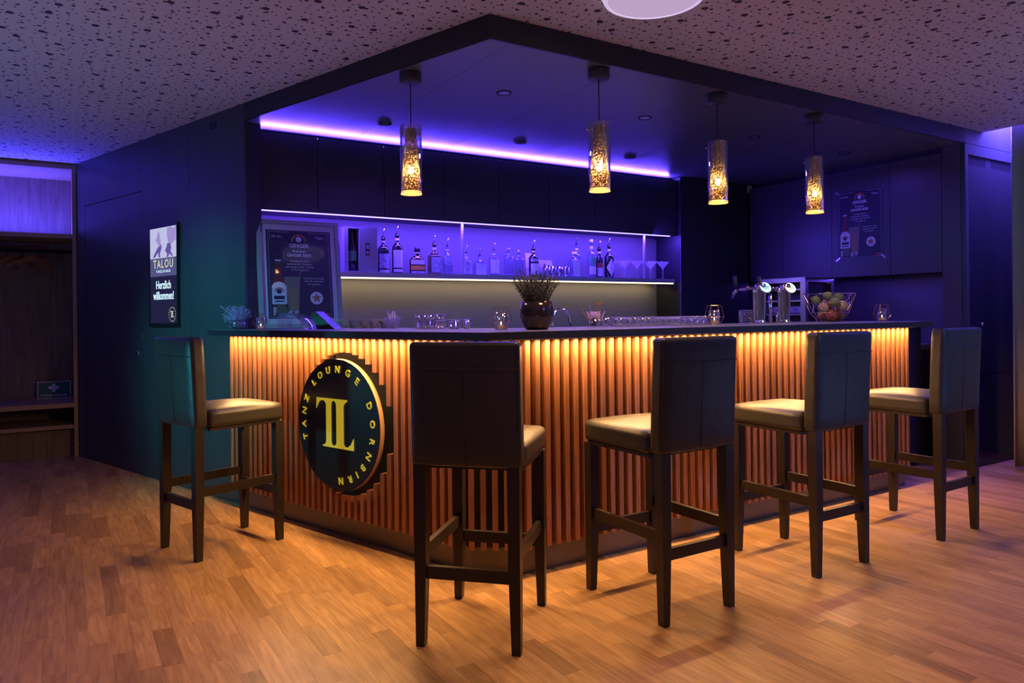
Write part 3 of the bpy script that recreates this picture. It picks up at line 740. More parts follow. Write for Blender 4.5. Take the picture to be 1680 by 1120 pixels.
t = thing('ceiling_lamp', 'large round lilac-glowing ceiling lamp cut off by the top edge', 'ceiling lamp', W0 @ Tr(0.606, 3.03, 2.549))
MB().lathe([(0.196, 0.0), (0.214, -0.008), (0.216, -0.030), (0.207, -0.046), (0.192, -0.048)], 64, cap=False).build('rim', 'lamprim', t, Matrix())
MB().lathe([(0.001, -0.030), (0.12, -0.033), (0.192, -0.046)], 64).build('diffuser', 'lampface', t, Matrix())

# ------------------------------------------------------------------ screen on the left wall
scr = thing('wall_screen', 'tall narrow lit screen reading TALOU and Herzlich willkommen on the dark left wall', 'screen', ML @ Tr(-3.379, 0, 1.135))
SW, SH = 0.447, 0.742
E_ = lambda n, c, s: emit(n, c, s)
M['scr_white'] = E_('screen_white', (0.60, 0.62, 0.90), 0.85); M['scr_mid'] = E_('screen_band', (0.085, 0.085, 0.24), 1.0)
M['scr_dark'] = E_('screen_dark', (0.016, 0.015, 0.055), 1.0); M['scr_fig'] = E_('screen_figure', (0.13, 0.085, 0.36), 1.0)
M['scr_fig2'] = E_('screen_figure_pale', (0.34, 0.27, 0.62), 1.0); M['scr_text'] = E_('screen_text', (0.62, 0.88, 1.0), 1.2)
M['scr_gold'] = E_('screen_gold', (0.62, 0.66, 0.42), 1.0)
MB().box(0, SW, -0.020, -0.001, 0, SH).build('housing', 'plastic', scr, Matrix())
b = 0.028
MB().box(b, SW - b * 0.5, -0.0212, -0.0202, 0.025, 0.365).build('screen_area', 'scr_dark', scr, Matrix())
MB().box(b, SW - b * 0.5, -0.0212, -0.0202, 0.366, 0.496).build('screen_area', 'scr_mid', scr, Matrix())
MB().box(b, SW - b * 0.5, -0.0212, -0.0202, 0.497, SH - 0.024).build('screen_area', 'scr_white', scr, Matrix())
Y = -0.0214
poly_xz('screen_figure', [[(.155, .69), (.175, .69), (.185, .665), (.195, .62), (.20, .585), (.185, .575), (.155, .60), (.12, .625), (.135, .65)]], 'scr_fig2', scr, Y, 0.0003)
poly_xz('screen_figure', [[(.165, .585), (.205, .60), (.215, .575), (.185, .53), (.19, .502), (.165, .505), (.155, .54), (.12, .515), (.085, .500), (.08, .515), (.13, .56)]], 'scr_fig', scr, Y, 0.0003)
poly_xz('screen_figure', [[(.30, .71), (.35, .715), (.39, .70), (.43, .715), (.43, .62), (.38, .60), (.35, .585), (.32, .60), (.295, .66)]], 'scr_fig2', scr, Y, 0.0003)
poly_xz('screen_figure', [[(.30, .60), (.35, .60), (.36, .565), (.35, .54), (.385, .505), (.375, .500), (.33, .525), (.315, .50), (.28, .502), (.30, .52), (.265, .55), (.285, .57)]], 'scr_fig', scr, Y, 0.0003)
Tt = lambda x, z: Tr(x, Y - 0.0006, z) @ UP
text_mesh('screen_lettering', 'TALOU', 0.086, 'scr_gold', scr, Tt(0.235, 0.452), 0.0002, 0.95, 0.0012, space=1.25)
text_mesh('screen_lettering', 'TANZLOUNGE', 0.026, 'scr_text', scr, Tt(0.235, 0.400), 0.0002, 1.0, 0.0003, space=1.4)
text_mesh('screen_lettering', 'Herzlich', 0.082, 'scr_text', scr, Tt(0.235, 0.300), 0.0002, 0.85, 0.0014)
text_mesh('screen_lettering', 'willkommen!', 0.082, 'scr_text', scr, Tt(0.235, 0.222), 0.0002, 0.75, 0.0014)
poly_xz('screen_logo', TL(0.062), 'scr_gold', scr, Y, 0.0003, Tr(0.365, 0, 0.088))
for i in range(18):
    a = math.radians(i * 20 + 5)
    poly_xz('screen_logo_mark', [[(-.004, -.0025), (.004, -.0025), (.004, .0025), (-.004, .0025)]], 'scr_gold', scr, Y, 0.0003,
            Tr(0.365 + 0.050 * math.cos(a), 0, 0.088 + 0.050 * math.sin(a)) @ Ry(90 - math.degrees(a)))

# ------------------------------------------------------------------ ginger beer posters
M['p_ink'] = mat('poster_ink', (0.022, 0.022, 0.050), 0.5); M['p_line'] = mat('poster_line', (0.45, 0.42, 0.45), 0.5)
M['p_text'] = mat('poster_text', (0.75, 0.74, 0.74), 0.5); M['p_bottle'] = mat('poster_bottle', (0.16, 0.035, 0.02), 0.5)
M['p_orange'] = mat('poster_orange', (0.55, 0.16, 0.05), 0.5); M['p_glass'] = mat('poster_glass', (0.22, 0.19, 0.13), 0.5)
M['p_drink'] = mat('poster_drink', (0.30, 0.22, 0.09), 0.5); M['p_green'] = mat('poster_green', (0.09, 0.15, 0.06), 0.5)
M['p_red'] = mat('poster_red', (0.65, 0.06, 0.05), 0.5)
def circ(cx_, cz_, r, n=24, a0=0, a1=360, rr=None):
    return [(cx_ + r * math.cos(math.radians(a0 + (a1 - a0) * i / (n if a1 - a0 >= 360 else n - 1))), cz_ + (rr or r) * math.sin(math.radians(a0 + (a1 - a0) * i / (n if a1 - a0 >= 360 else n - 1)))) for i in range(n)]
def rect(x0, x1, z0, z1): return [(x0, z0), (x1, z0), (x1, z1), (x0, z1)]
def poster_art(par, W, H, y):
    X = lambda u: u * W; Z = lambda v: (1 - v) * H
    y1, y2, y3 = y - 0.0003, y - 0.0007, y - 0.0011; t = 0.0002
    poly_xz('printed_border', [rect(X(.03), X(.035), Z(.985), Z(.02)), rect(X(.965), X(.97), Z(.985), Z(.02)), rect(X(.03), X(.36), Z(.023), Z(.018)),
                               rect(X(.64), X(.97), Z(.023), Z(.018)), rect(X(.03), X(.97), Z(.987), Z(.982)), rect(X(.06), X(.065), Z(.12), Z(.04)), rect(X(.935), X(.94), Z(.12), Z(.04))], 'p_line', par, y1, t)
    arch = [(X(.5) + .12 * W * math.cos(a), Z(.125) + .085 * H * math.sin(a)) for a in [math.radians(v) for v in range(0, 181, 15)]] + \
           [(X(.5) + .09 * W * math.cos(a), Z(.125) + .065 * H * math.sin(a)) for a in [math.radians(v) for v in range(180, -1, -15)]]
    poly_xz('printed_emblem', [arch], 'p_orange', par, y1, t)
    poly_xz('printed_emblem', [circ(X(.5), Z(.10), .045 * W, 14)], 'p_text', par, y1, t)
    def tx(s, u, v, size, sx=1, b=0.0): text_mesh('printed_lettering', s, size * H, 'p_text', par, Tr(X(u), y1 - 0.0003, Z(v)) @ UP, 0.0001, sx, b * H)
    tx('0% Alc.', .17, .075, .040); tx('Vegan', .83, .075, .040)
    tx('GINGER', .5, .175, .062, 1, .0015); tx('Premium', .5, .238, .040, 1, .001); tx('GINGER BEER', .5, .285, .046, 1, .0012)
    for k, s in enumerate(['Traditionell nach', 'authentischer Rezeptur', 'und traditioneller Technik', 'in Tirol gebraut']): tx(s, .5, .350 + .034 * k, .030)
    for k, s in enumerate(['Fruchtig & fruchtig', 'frisch & prickelnd', 'pur & gemixt']): tx(['Natürlich & fruchtig', 'scharf & erfrischend', 'pur & gemixt'][k], .71, .545 + .033 * k, .028)
    poly_xz('printed_bottle', [[(X(.075), Z(.62)), (X(.085), Z(.57)), (X(.125), Z(.50)), (X(.135), Z(.355)), (X(.205), Z(.355)), (X(.215), Z(.50)), (X(.255), Z(.57)), (X(.265), Z(.62)), (X(.265), Z(.86)), (X(.075), Z(.86))]], 'p_bottle', par, y1, t)
    poly_xz('printed_bottle_cap', [rect(X(.125), X(.215), Z(.355), Z(.338))], 'p_text', par, y2, t)
    poly_xz('printed_label', [[(X(.06), Z(.84))] + [(X(.28), Z(.84)), (X(.28), Z(.64)), (X(.24), Z(.60)), (X(.17), Z(.585)), (X(.10), Z(.60)), (X(.06), Z(.64))]], 'p_text', par, y2, t)
    poly_xz('printed_emblem', [circ(X(.17), Z(.70), .07 * W, 20, 0, 180) + circ(X(.17), Z(.70), .052 * W, 20, 180, 0)[::1]], 'p_orange', par, y3, t)
    poly_xz('printed_emblem', [circ(X(.17), Z(.695), .04 * W, 16), rect(X(.09), X(.25), Z(.785), Z(.745)), rect(X(.10), X(.24), Z(.815), Z(.80))], 'p_ink', par, y3, t)
    poly_xz('printed_glass', [[(X(.25), Z(.53)), (X(.50), Z(.53)), (X(.455), Z(.93)), (X(.31), Z(.93))], [(X(.47), Z(.53)), (X(.485), Z(.53)), (X(.52), Z(.46)), (X(.505), Z(.46))]], 'p_glass', par, y1, t)
    poly_xz('printed_drink', [[(X(.30), Z(.66)), (X(.455), Z(.66)), (X(.43), Z(.90)), (X(.325), Z(.90))]], 'p_drink', par, y2, t)
    poly_xz('printed_lime', [circ(X(.20), Z(.905), .085 * W, 20)], 'p_green', par, y3, t)
    poly_xz('printed_ice', [[(X(.07), Z(.87)), (X(.12), Z(.87)), (X(.11), Z(.96)), (X(.065), Z(.97))], [(X(.28), Z(.93)), (X(.35), Z(.90)), (X(.37), Z(.97)), (X(.30), Z(.965))], [(X(.38), Z(.92)), (X(.46), Z(.90)), (X(.44), Z(.955)), (X(.40), Z(.96))]], 'p_line', par, y2, t)
    poly_xz('printed_roundel', [circ(X(.74), Z(.77), .10 * W, 28)], 'p_text', par, y1, t)
    star = [(X(.74) + (.085 if i % 2 == 0 else .036) * W * math.sin(i * PI / 5), Z(.77) + (.085 if i % 2 == 0 else .036) * W * math.cos(i * PI / 5)) for i in range(10)]
    poly_xz('printed_star', [star], 'p_orange', par, y2, t)
    poly_xz('printed_tag', [rect(X(.84), X(.94), Z(.965), Z(.945))], 'p_red', par, y2, t)
# framed one leaning against the shelf
M['frame'] = mat('frame_grey', (0.30, 0.28, 0.30), 0.4); M['mat_white'] = mat('passepartout', (0.66, 0.64, 0.66), 0.6)
FW, FH = 0.54, 0.712
pf = thing('framed_poster', 'grey-framed GINGER BEER poster leaning upright at the left end of the counter', 'picture', MR @ Tr(-0.585, 1.925, 1.123) @ Rx(-7.5))
mb = MB(); fw = 0.026
mb.box(0, FW, -0.012, 0.012, 0, fw).box(0, FW, -0.012, 0.012, FH - fw, FH).box(0, fw, -0.012, 0.012, fw, FH - fw).box(FW - fw, FW, -0.012, 0.012, fw, FH - fw)
mb.build('frame', 'frame', pf, Matrix())
MB().box(fw, FW - fw, -0.002, 0.010, fw, FH - fw).build('mount_board', 'mat_white', pf, Matrix())
pp = MB().box(0.058, FW - 0.058, -0.0028, -0.0021, 0.062, FH - 0.066).build('print', 'p_ink', pf, Matrix())
art = bpy.data.objects.new('poster_print', None)
poster_art_parent = pf
class _P: pass
def shift_art(par, W, H, x, z, y):
    n0 = set(COL.objects)
    poster_art(par, W, H, y)
    for o in COL.objects:
        if o not in n0: o.matrix_basis = Tr(x, 0, z) @ o.matrix_basis
shift_art(pf, FW - 0.116, FH - 0.128, 0.058, 0.062, -0.0029)
M['pane'] = thin_glass('picture_glass', (0.97, 0.97, 1.0), 0.005, 0.03, 0.12)
MB().box(fw, FW - fw, -0.0085, -0.0075, fw, FH - fw).build('glass_pane', 'pane', pf, Matrix())
bpy.data.objects.remove(art)
# small one taped to the cabinet: local x runs towards the camera along the wall
MPW = MR @ Tr(4.0875, 1.049, 1.640) @ Rz(-90)
ps = thing('poster', 'small dark GINGER BEER poster taped to the right wall cabinet', 'poster', MPW)
MB().box(0, 0.408, -0.0012, -0.0004, 0, 0.573).build('sheet', 'p_ink', ps, Matrix())
poster_art(ps, 0.408, 0.573, -0.0013)
M['tape'] = thin_glass('clear_tape', (0.9, 0.9, 0.95), 0.25, 0.2)
for cx_, cz_, an in ((0.405, 0.575, -40), (0.408, 0.004, 40), (0.0, 0.0, -35), (0.0, 0.573, 40)):
    MB().box(-0.024, 0.024, -0.0022, -0.0018, -0.008, 0.008).build('tape', 'tape', ps, Tr(cx_, 0, cz_) @ Ry(an))

# ------------------------------------------------------------------ bottles on the shelf
M['b_dark'] = mat('bottle_dark', (0.010, 0.012, 0.016), 0.06, spec=0.8); M['b_brown'] = mat('bottle_brown', (0.06, 0.022, 0.008), 0.08, spec=0.8)
M['b_clear'] = frosted('bottle_clear', (0.80, 0.82, 0.95), 0.16, (0.55, 0.55, 0.7), 0.08); M['b_amber'] = mat('bottle_amber', (0.10, 0.05, 0.02), 0.1, spec=0.8)
M['l_white'] = mat('label_white', (0.72, 0.72, 0.74), 0.5); M['l_pale'] = mat('label_pale', (0.42, 0.42, 0.50), 0.5, noise=(60, 0.5, (1, 1, 1)))
M['l_dark'] = mat('label_dark', (0.05, 0.05, 0.06), 0.5); M['l_red'] = mat('label_red', (0.5, 0.05, 0.04), 0.5); M['l_green'] = mat('label_green', (0.10, 0.35, 0.15), 0.5)
M['pourer'] = mat('pourer_steel', (0.85, 0.85, 0.9), 0.2, metal=1.0); M['l_gold'] = mat('label_orange', (0.7, 0.30, 0.06), 0.4)
SZ = 1.503; SY = 2.044
def band(mb, r, z0, z1, a0=-150, a1=-30, n=12, yk=1.0):
    """curved label on the room side"""
    vs = []; fs = []
    for k in range(n + 1):
        a = math.radians(a0 + (a1 - a0) * k / n); c, s = math.cos(a), math.sin(a)
        for rr, z in ((r, z0), (r, z1)): vs.append((rr * c, rr * s * yk, z))
    for k in range(n): fs.append((2 * k, 2 * k + 2, 2 * k + 3, 2 * k + 1))
    mb.add(vs, fs, True)
def bottle(x, y, label, r, hs, hn, H, bm='b_dark', square=False, labels=((0.25, 0.75, 'l_white'),), pour=True, cap=None, neck=0.014, rot=-8, yk=1.0, diamond=False, stopper=False):
    """hs: shoulder height, hn: start of the neck, H: top of glass"""
    t = thing('bottle', label, 'bottle', MR @ Tr(x, SY + y, SZ) @ Rz(rot), 'bottles on the back shelf')
    if not square:
        prof = [(0.001, 0.0), (r * 0.92, 0.0), (r, 0.006), (r, hs * 0.5), (r, hs)]
        for k in (0.25, 0.5, 0.75): prof.append((r + (neck - r) * (1 - math.cos(k * PI)) / 2, hs + (hn - hs) * k))
        prof += [(neck, hn), (neck * 0.9, H - 0.02), (neck * 1.12, H - 0.018), (neck * 1.12, H)]
        mb = MB().lathe(prof, 24, Matrix.Diagonal((1, yk, 1, 1)))
    else:
        mb = MB().rbox(0, 0, hs / 2, 2 * r, 2 * r * yk, hs, min(0.012, r * 0.3), 6)
        mb.lathe([(r * 0.85, hs - 0.004), (r * 0.6, hs + (hn - hs) * 0.45), (neck, hn), (neck * 0.9, H - 0.02), (neck * 1.15, H - 0.018), (neck * 1.15, H)], 20)
    mb.build('glass_body', bm, t, Matrix())
    for z0, z1, lm in labels:
        lb = MB()
        if square: lb.box(-r * 0.84, r * 0.84, -r * yk - 0.0012, -r * yk - 0.0002, z0 * hs, z1 * hs)
        elif diamond and lm == 'l_white':
            vs = []; n = 10
            for k in range(n + 1):
                a = math.radians(-150 + 120 * k / n); w_ = 1 - abs(2 * k / n - 1); zm = (z0 + z1) / 2 * hs; hh = (z1 - z0) / 2 * hs
                vs += [((r + 0.001) * math.cos(a), (r + 0.001) * math.sin(a), zm - hh * w_), ((r + 0.001) * math.cos(a), (r + 0.001) * math.sin(a), zm + hh * w_)]
            lb.add(vs, [(2 * k, 2 * k + 2, 2 * k + 3, 2 * k + 1) for k in range(n)], True)
        else: band(lb, r + 0.0008, z0 * hs, z1 * hs, yk=yk)
        lb.build('label', lm, t, Matrix())
    lb = MB(); band(lb, neck * 1.05 + 0.0008, hn + (H - hn) * 0.15, hn + (H - hn) * 0.45, -170, -10, 8); lb.build('neck_label', 'l_white', t, Matrix())
    if pour:
        MB().lathe([(neck * 0.75, H), (neck * 0.8, H + 0.008), (0.004, H + 0.012)], 12).build('stopper', 'black', t, Matrix())
        MB().tube([(0, 0, H + 0.008), (0, 0, H + 0.030), (0.003, -0.004, H + 0.045), (0.008, -0.010, H + 0.062)], [0.005, 0.0042, 0.0036, 0.0028], 8).build('pourer', 'pourer', t, Matrix())
    if cap: MB().lathe([(neck * 1.25, H - 0.022), (neck * 1.25, H + 0.010), (0.001, H + 0.011)], 16).build('cap', cap, t, Matrix())
    if stopper: MB().lathe([(neck * 0.9, H), (neck * 1.1, H + 0.010), (neck * 1.7, H + 0.014), (neck * 1.7, H + 0.024), (0.001, H + 0.026)], 16).build('stopper', 'glass', t, Matrix())
    return t
W_ = 0.10
bottle(0.336, W_, 'dark bottle with a pale wrap label, nearest the gift box', 0.040, 0.175, 0.215, 0.262, 'b_dark', labels=((0.20, 0.80, 'l_pale'), (0.02, 0.14, 'l_white')))
bottle(0.445, W_, 'tallest bottle left of the squat flask, big oval whisky-style label', 0.039, 0.190, 0.235, 0.290, 'b_dark', labels=((0.22, 0.90, 'l_white'), (0.06, 0.17, 'l_white')))
bottle(0.604, W_, 'squat brown flask bottle with black cap and orange emblem', 0.060, 0.105, 0.145, 0.188, 'b_brown', labels=((0.68, 1.0, 'l_white'), (0.30, 0.58, 'l_gold'), (0.04, 0.20, 'l_pale')), pour=False, cap='black', neck=0.018, yk=0.55)
bottle(0.744, W_, 'square black-labelled whiskey bottle with pourer beside the squat flask', 0.043, 0.148, 0.178, 0.235, 'b_amber', True, ((0.10, 0.88, 'l_pale'),))
bottle(0.854, W_, 'clear bottle with white script label just left of the shelf upright', 0.040, 0.135, 0.175, 0.215, 'b_clear', labels=((0.55, 1.0, 'l_pale'),))
bottle(1.017, W_, 'small clear bottle with painted label just right of the shelf upright', 0.041, 0.105, 0.135, 0.168, 'b_clear', labels=((0.08, 0.95, 'l_pale'),))
bottle(1.136, W_, 'broad pale shoulder bottle with diagonal stripe label and pourer', 0.050, 0.098, 0.125, 0.152, 'b_clear', True, ((0.04, 0.96, 'l_white'),), yk=0.6)
bottle(1.264, W_, 'clear bottle with tall narrow white label and pourer', 0.042, 0.140, 0.160, 0.200, 'b_clear', labels=((0.12, 0.90, 'l_white'),))
bottle(1.400, W_, 'clear unlabelled cylinder bottle with glass stopper, the taller of the pair', 0.040, 0.155, 0.172, 0.198, 'b_clear', labels=(), pour=False, stopper=True)
bottle(1.498, W_, 'clear unlabelled cylinder bottle with glass stopper, the shorter of the pair', 0.040, 0.145, 0.160, 0.186, 'b_clear', labels=(), pour=False, stopper=True)
bottle(1.628, W_ - 0.02, 'dark bottle with white square label behind the potted plant', 0.040, 0.150, 0.190, 0.235, 'b_dark', labels=((0.10, 0.70, 'l_white'), (0.80, 0.95, 'l_pale')))
bottle(2.040, W_ - 0.02, 'clear square bottle with large white label and white cap', 0.043, 0.148, 0.165, 0.205, 'b_clear', True, ((0.06, 0.92, 'l_white'),), pour=False, cap='l_white', neck=0.017)
bottle(2.125, W_ + 0.06, 'tall clear bottle with slender neck behind the white-labelled square bottle', 0.038, 0.185, 0.230, 0.290, 'b_clear', labels=((0.10, 0.55, 'l_dark'),))
bottle(2.232, W_ - 0.01, 'capped bottle with green and white round label', 0.037, 0.195, 0.235, 0.320, 'b_clear', labels=((0.15, 0.50, 'l_white'), (0.55, 0.92, 'l_green')), pour=False, cap='l_pale')
bottle(2.325, W_, 'slim dark bottle with red and white arched label and pourer', 0.031, 0.160, 0.205, 0.262, 'b_dark', labels=((0.10, 0.55, 'l_white'), (0.56, 0.80, 'l_red')))
bottle(2.425, W_ - 0.01, 'dark bottle with white diamond label, nearest the martini glasses', 0.042, 0.185, 0.225, 0.290, 'b_dark', labels=((0.08, 0.92, 'l_white'),), diamond=True)
# gift box with a bottle in its window
gb = thing('gift_box', 'upright presentation box with a dark bottle showing in its window', 'box', MR @ Tr(0.022, SY + 0.03, SZ) @ Rz(-4))
M['giftbox'] = mat('gift_box_card', (0.36, 0.34, 0.40), 0.5)
GH = 0.318
MB().box(0, 0.235, 0.10, 0.118, 0, GH).box(0, 0.235, 0.0, 0.10, 0, 0.010).box(0, 0.235, 0, 0.10, GH - 0.012, GH).box(0, 0.028, 0, 0.10, 0.01, GH - 0.012).box(0.105, 0.235, 0, 0.10, 0.01, GH - 0.012).build('carton', 'giftbox', gb, Matrix())
MB().box(0.029, 0.104, 0.090, 0.0995, 0.011, GH - 0.013).build('window_lining', 'black', gb, Matrix())
MB().lathe([(0.001, 0.012), (0.032, 0.012), (0.032, 0.18), (0.014, 0.215), (0.013, 0.275), (0.016, 0.278), (0.016, 0.298)], 18, Tr(0.066, 0.048, 0)).build('boxed_bottle', 'b_dark', gb, Matrix())
mb = MB(); band(mb, 0.0328, 0.08, 0.15); bl = mb.build('boxed_label', 'l_green', gb, Tr(0.066, 0.048, 0))
MB().box(0.150, 0.178, -0.0012, -0.0002, 0.12, 0.205).build('sticker', 'black', gb, Matrix())
MB().box(0.154, 0.174, -0.0018, -0.0013, 0.130, 0.150).box(0.154, 0.174, -0.0018, -0.0013, 0.165, 0.195).build('sticker_print', 'l_pale', gb, Matrix())
# small framed photograph and white card
ph = thing('photo_card', 'small tilted photograph of people standing on the bottle shelf', 'photo', MR @ Tr(1.735, SY + 0.13, SZ) @ Rx(-14))
MB().box(0, 0.135, 0, 0.006, 0, 0.150).build('card', 'l_pale', ph, Matrix())
poly_xz('photo_print', [rect(.012, .123, .02, .135)], 'p_line', ph, -0.0003, 0.0003)
poly_xz('photo_figures', [[(.03, .02), (.03, .08), (.04, .10), (.045, .12), (.058, .12), (.062, .10), (.075, .08), (.085, .105), (.095, .11), (.105, .09), (.11, .02)]], 'l_dark', ph, -0.0008, 0.0003)
t = tag(MB().box(0, 0.085, 0, 0.004, 0, 0.200, None).build('price_card', 'l_white', mw=MR @ Tr(1.610, SY + 0.16, SZ) @ Rx(-5)), 'plain white card standing behind the dark bottle and the potted plant', 'card')
# glasses on the shelf
def tumbler_mb(r0, r1, h, wall=0.0022):
    return MB().lathe([(0.001, 0.0), (r0, 0.0), (r0, 0.004), (r1, h), (r1 - wall, h), (r0 - wall, 0.010), (0.001, 0.008)], 18)
NTH = ['first', 'second', 'third', 'fourth', 'fifth', 'sixth', 'seventh', 'eighth', 'ninth', 'tenth', 'eleventh', 'twelfth', 'thirteenth', 'fourteenth', 'fifteenth']
g0 = None
for k, xx in enumerate([1.742, 1.806, 1.872, 1.938, 1.772, 1.838, 1.904, 1.968]):
    y_ = 0.055 if k < 4 else 0.115
    mw = MR @ Tr(xx, SY + y_, SZ)
    lab = '%s clear tumbler from the left in the %s row right of the plant' % (NTH[k % 4], 'front' if k < 4 else 'rear')
    if g0 is None:
        g0 = tumbler_mb(0.024, 0.030, 0.085).build('tumbler', 'tumbler', mw=mw); tag(g0, lab, 'glass', 'tumblers on the bottle shelf')
    else: dup(g0, mw, lab)
mg = None
for k, (xx, yy) in enumerate([(2.580, 0.06), (2.722, 0.06), (2.889, 0.06), (3.031, 0.06), (2.500, 0.15), (2.655, 0.17), (2.965, 0.16)]):
    fr = ['leftmost of the four front martini glasses', 'second of the four front martini glasses', 'third of the four front martini glasses', 'rightmost of the four front martini glasses',
          'rear martini glass touching the diamond-label bottle', 'rear martini glass behind the two left front ones', 'rear martini glass behind the two right front ones'][k]
    mw = MR @ Tr(xx, SY + yy, SZ)
    if mg is None:
        mg = thing('martini_glass', fr, 'glass', mw, 'martini glasses at the shelf end')
        MB().lathe([(0.006, 0.094), (0.058, 0.158), (0.0568, 0.158), (0.004, 0.098)], 24, cap=False).build('bowl', 'martini', mg, Matrix())
        MB().lathe([(0.0045, 0.006), (0.0045, 0.04), (0.008, 0.055), (0.005, 0.07), (0.006, 0.094)], 10, cap=False).build('stem', 'cutglass', mg, Matrix())
        MB().lathe([(0.001, 0.0), (0.034, 0.0), (0.034, 0.0015), (0.0045, 0.006)], 20).build('foot', 'cutglass', mg, Matrix())
    else: dup(mg, mw, fr)

# ------------------------------------------------------------------ things on the bar counter
CZ = 1.121
# potted plant
pl = thing('potted_plant', 'bushy olive-green herb in a dark metallic pot on the counter', 'potted plant', MR @ Tr(0.300, 0.09, CZ))
M['pot'] = mat('pot_metallic', (0.10, 0.07, 0.075), 0.16, metal=0.75); M['soil'] = mat('soil', (0.02, 0.013, 0.01), 0.9)
MB().lathe([(0.001, 0.0), (0.046, 0.0), (0.060, 0.008), (0.078, 0.040), (0.083, 0.070), (0.080, 0.105), (0.073, 0.136), (0.070, 0.136), (0.074, 0.11), (0.001, 0.11)], 40).build('pot', 'pot', pl, Matrix())
MB().lathe([(0.001, 0.124), (0.072, 0.120)], 24).build('soil', 'soil', pl, Matrix())
def leaf_mat():
    m, N, K, b = nt('herb_leaves')
    g = N.new('ShaderNodeNewGeometry'); r = N.new('ShaderNodeValToRGB'); K.new(g.outputs['Random Per Island'], r.inputs['Fac'])
    r.color_ramp.elements[0].color = (0.030, 0.045, 0.014, 1); r.color_ramp.elements[1].color = (0.15, 0.065, 0.03, 1)
    e_ = r.color_ramp.elements.new(0.6); e_.color = (0.085, 0.095, 0.03, 1)
    K.new(r.outputs[0], b.inputs['Base Color']); b.inputs['Roughness'].default_value = 0.5; return m
M['leaf'] = leaf_mat()
mb = MB(); ms = MB(); rnd = random.Random(3)
for i in range(190):
    a = rnd.uniform(0, 2 * PI); rr = 0.055 * math.sqrt(rnd.random()); sp = 0.5 + rnd.random() * 0.5
    h = rnd.uniform(0.09, 0.165) * (1.10 - 0.35 * rr / 0.055 * rnd.random())
    lean = 0.075 * (rr / 0.055) * sp + rnd.uniform(-0.01, 0.02)
    pts = []
    for k in range(5):
        t_ = k / 4; rad = rr + lean * t_ ** 1.3
        pts.append(Vector((rad * math.cos(a) + rnd.uniform(-.003, .003), rad * math.sin(a) + rnd.uniform(-.003, .003), 0.12 + h * t_)))
    ms.tube(pts, 0.0009, 3)
    for k in range(13):
        t_ = 0.12 + 0.88 * k / 12; f = t_ * 4; i0 = min(3, int(f)); p = pts[i0].lerp(pts[i0 + 1], f - i0)
        az = rnd.uniform(0, 2 * PI); el = rnd.uniform(0.5, 1.3); L_ = rnd.uniform(0.009, 0.017); wd = 0.0022
        d = Vector((math.cos(az) * math.cos(el), math.sin(az) * math.cos(el), math.sin(el))); sd = d.cross(Vector((0, 0, 1))).normalized() * wd
        mb.add([p, p + d * L_ * 0.5 + sd, p + d * L_, p + d * L_ * 0.5 - sd], [(0, 1, 2, 3)])
mb.build('foliage', 'leaf', pl, Matrix(), 'stuff'); ms.build('stems', 'leaf', pl, Matrix(), 'stuff')
# dried flowers
M['vase'] = mat('vase_mirror', (0.35, 0.33, 0.45), 0.12, metal=0.9); M['dried'] = mat('dried_flowers', (0.50, 0.32, 0.55), 0.8)
vf = thing('dried_flower_bowl', 'small mirrored bowl of curly dried flowers at the left counter end', 'flower vase', ML @ Tr(-2.045, -0.07, CZ))
MB().lathe([(0.001, 0), (0.030, 0), (0.046, 0.012), (0.053, 0.030), (0.048, 0.048), (0.036, 0.058), (0.033, 0.056), (0.040, 0.045), (0.001, 0.03)], 28).build('bowl', 'vase', vf, Matrix())
mb = MB(); rnd = random.Random(5)
for i in range(170):
    a = rnd.uniform(0, 2 * PI); R_ = rnd.uniform(0.02, 0.085); z1 = 0.06 + rnd.uniform(0.0, 0.085)
    p = Vector((rnd.uniform(-.02, .02), rnd.uniform(-.02, .02), 0.05)); e_ = Vector((R_ * math.cos(a) - (0.02 if rnd.random() < .5 else 0), R_ * math.sin(a), z1 - (0.05 if rnd.random() < .15 else 0)))
    pts = [p.lerp(e_, t_ / 5) + Vector((rnd.uniform(-1, 1), rnd.uniform(-1, 1), rnd.uniform(-1, 1))) * 0.007 for t_ in range(6)]
    # curled tip
    for c_ in range(5): pts.append(e_ + Vector((math.cos(c_ * 1.4) - 1, math.sin(c_ * 1.4), math.sin(c_ * 1.4 + a))) * 0.006)
    mb.tube(pts, 0.0008, 3)
mb.build('dried_blossoms', 'dried', vf, Matrix(), 'stuff')
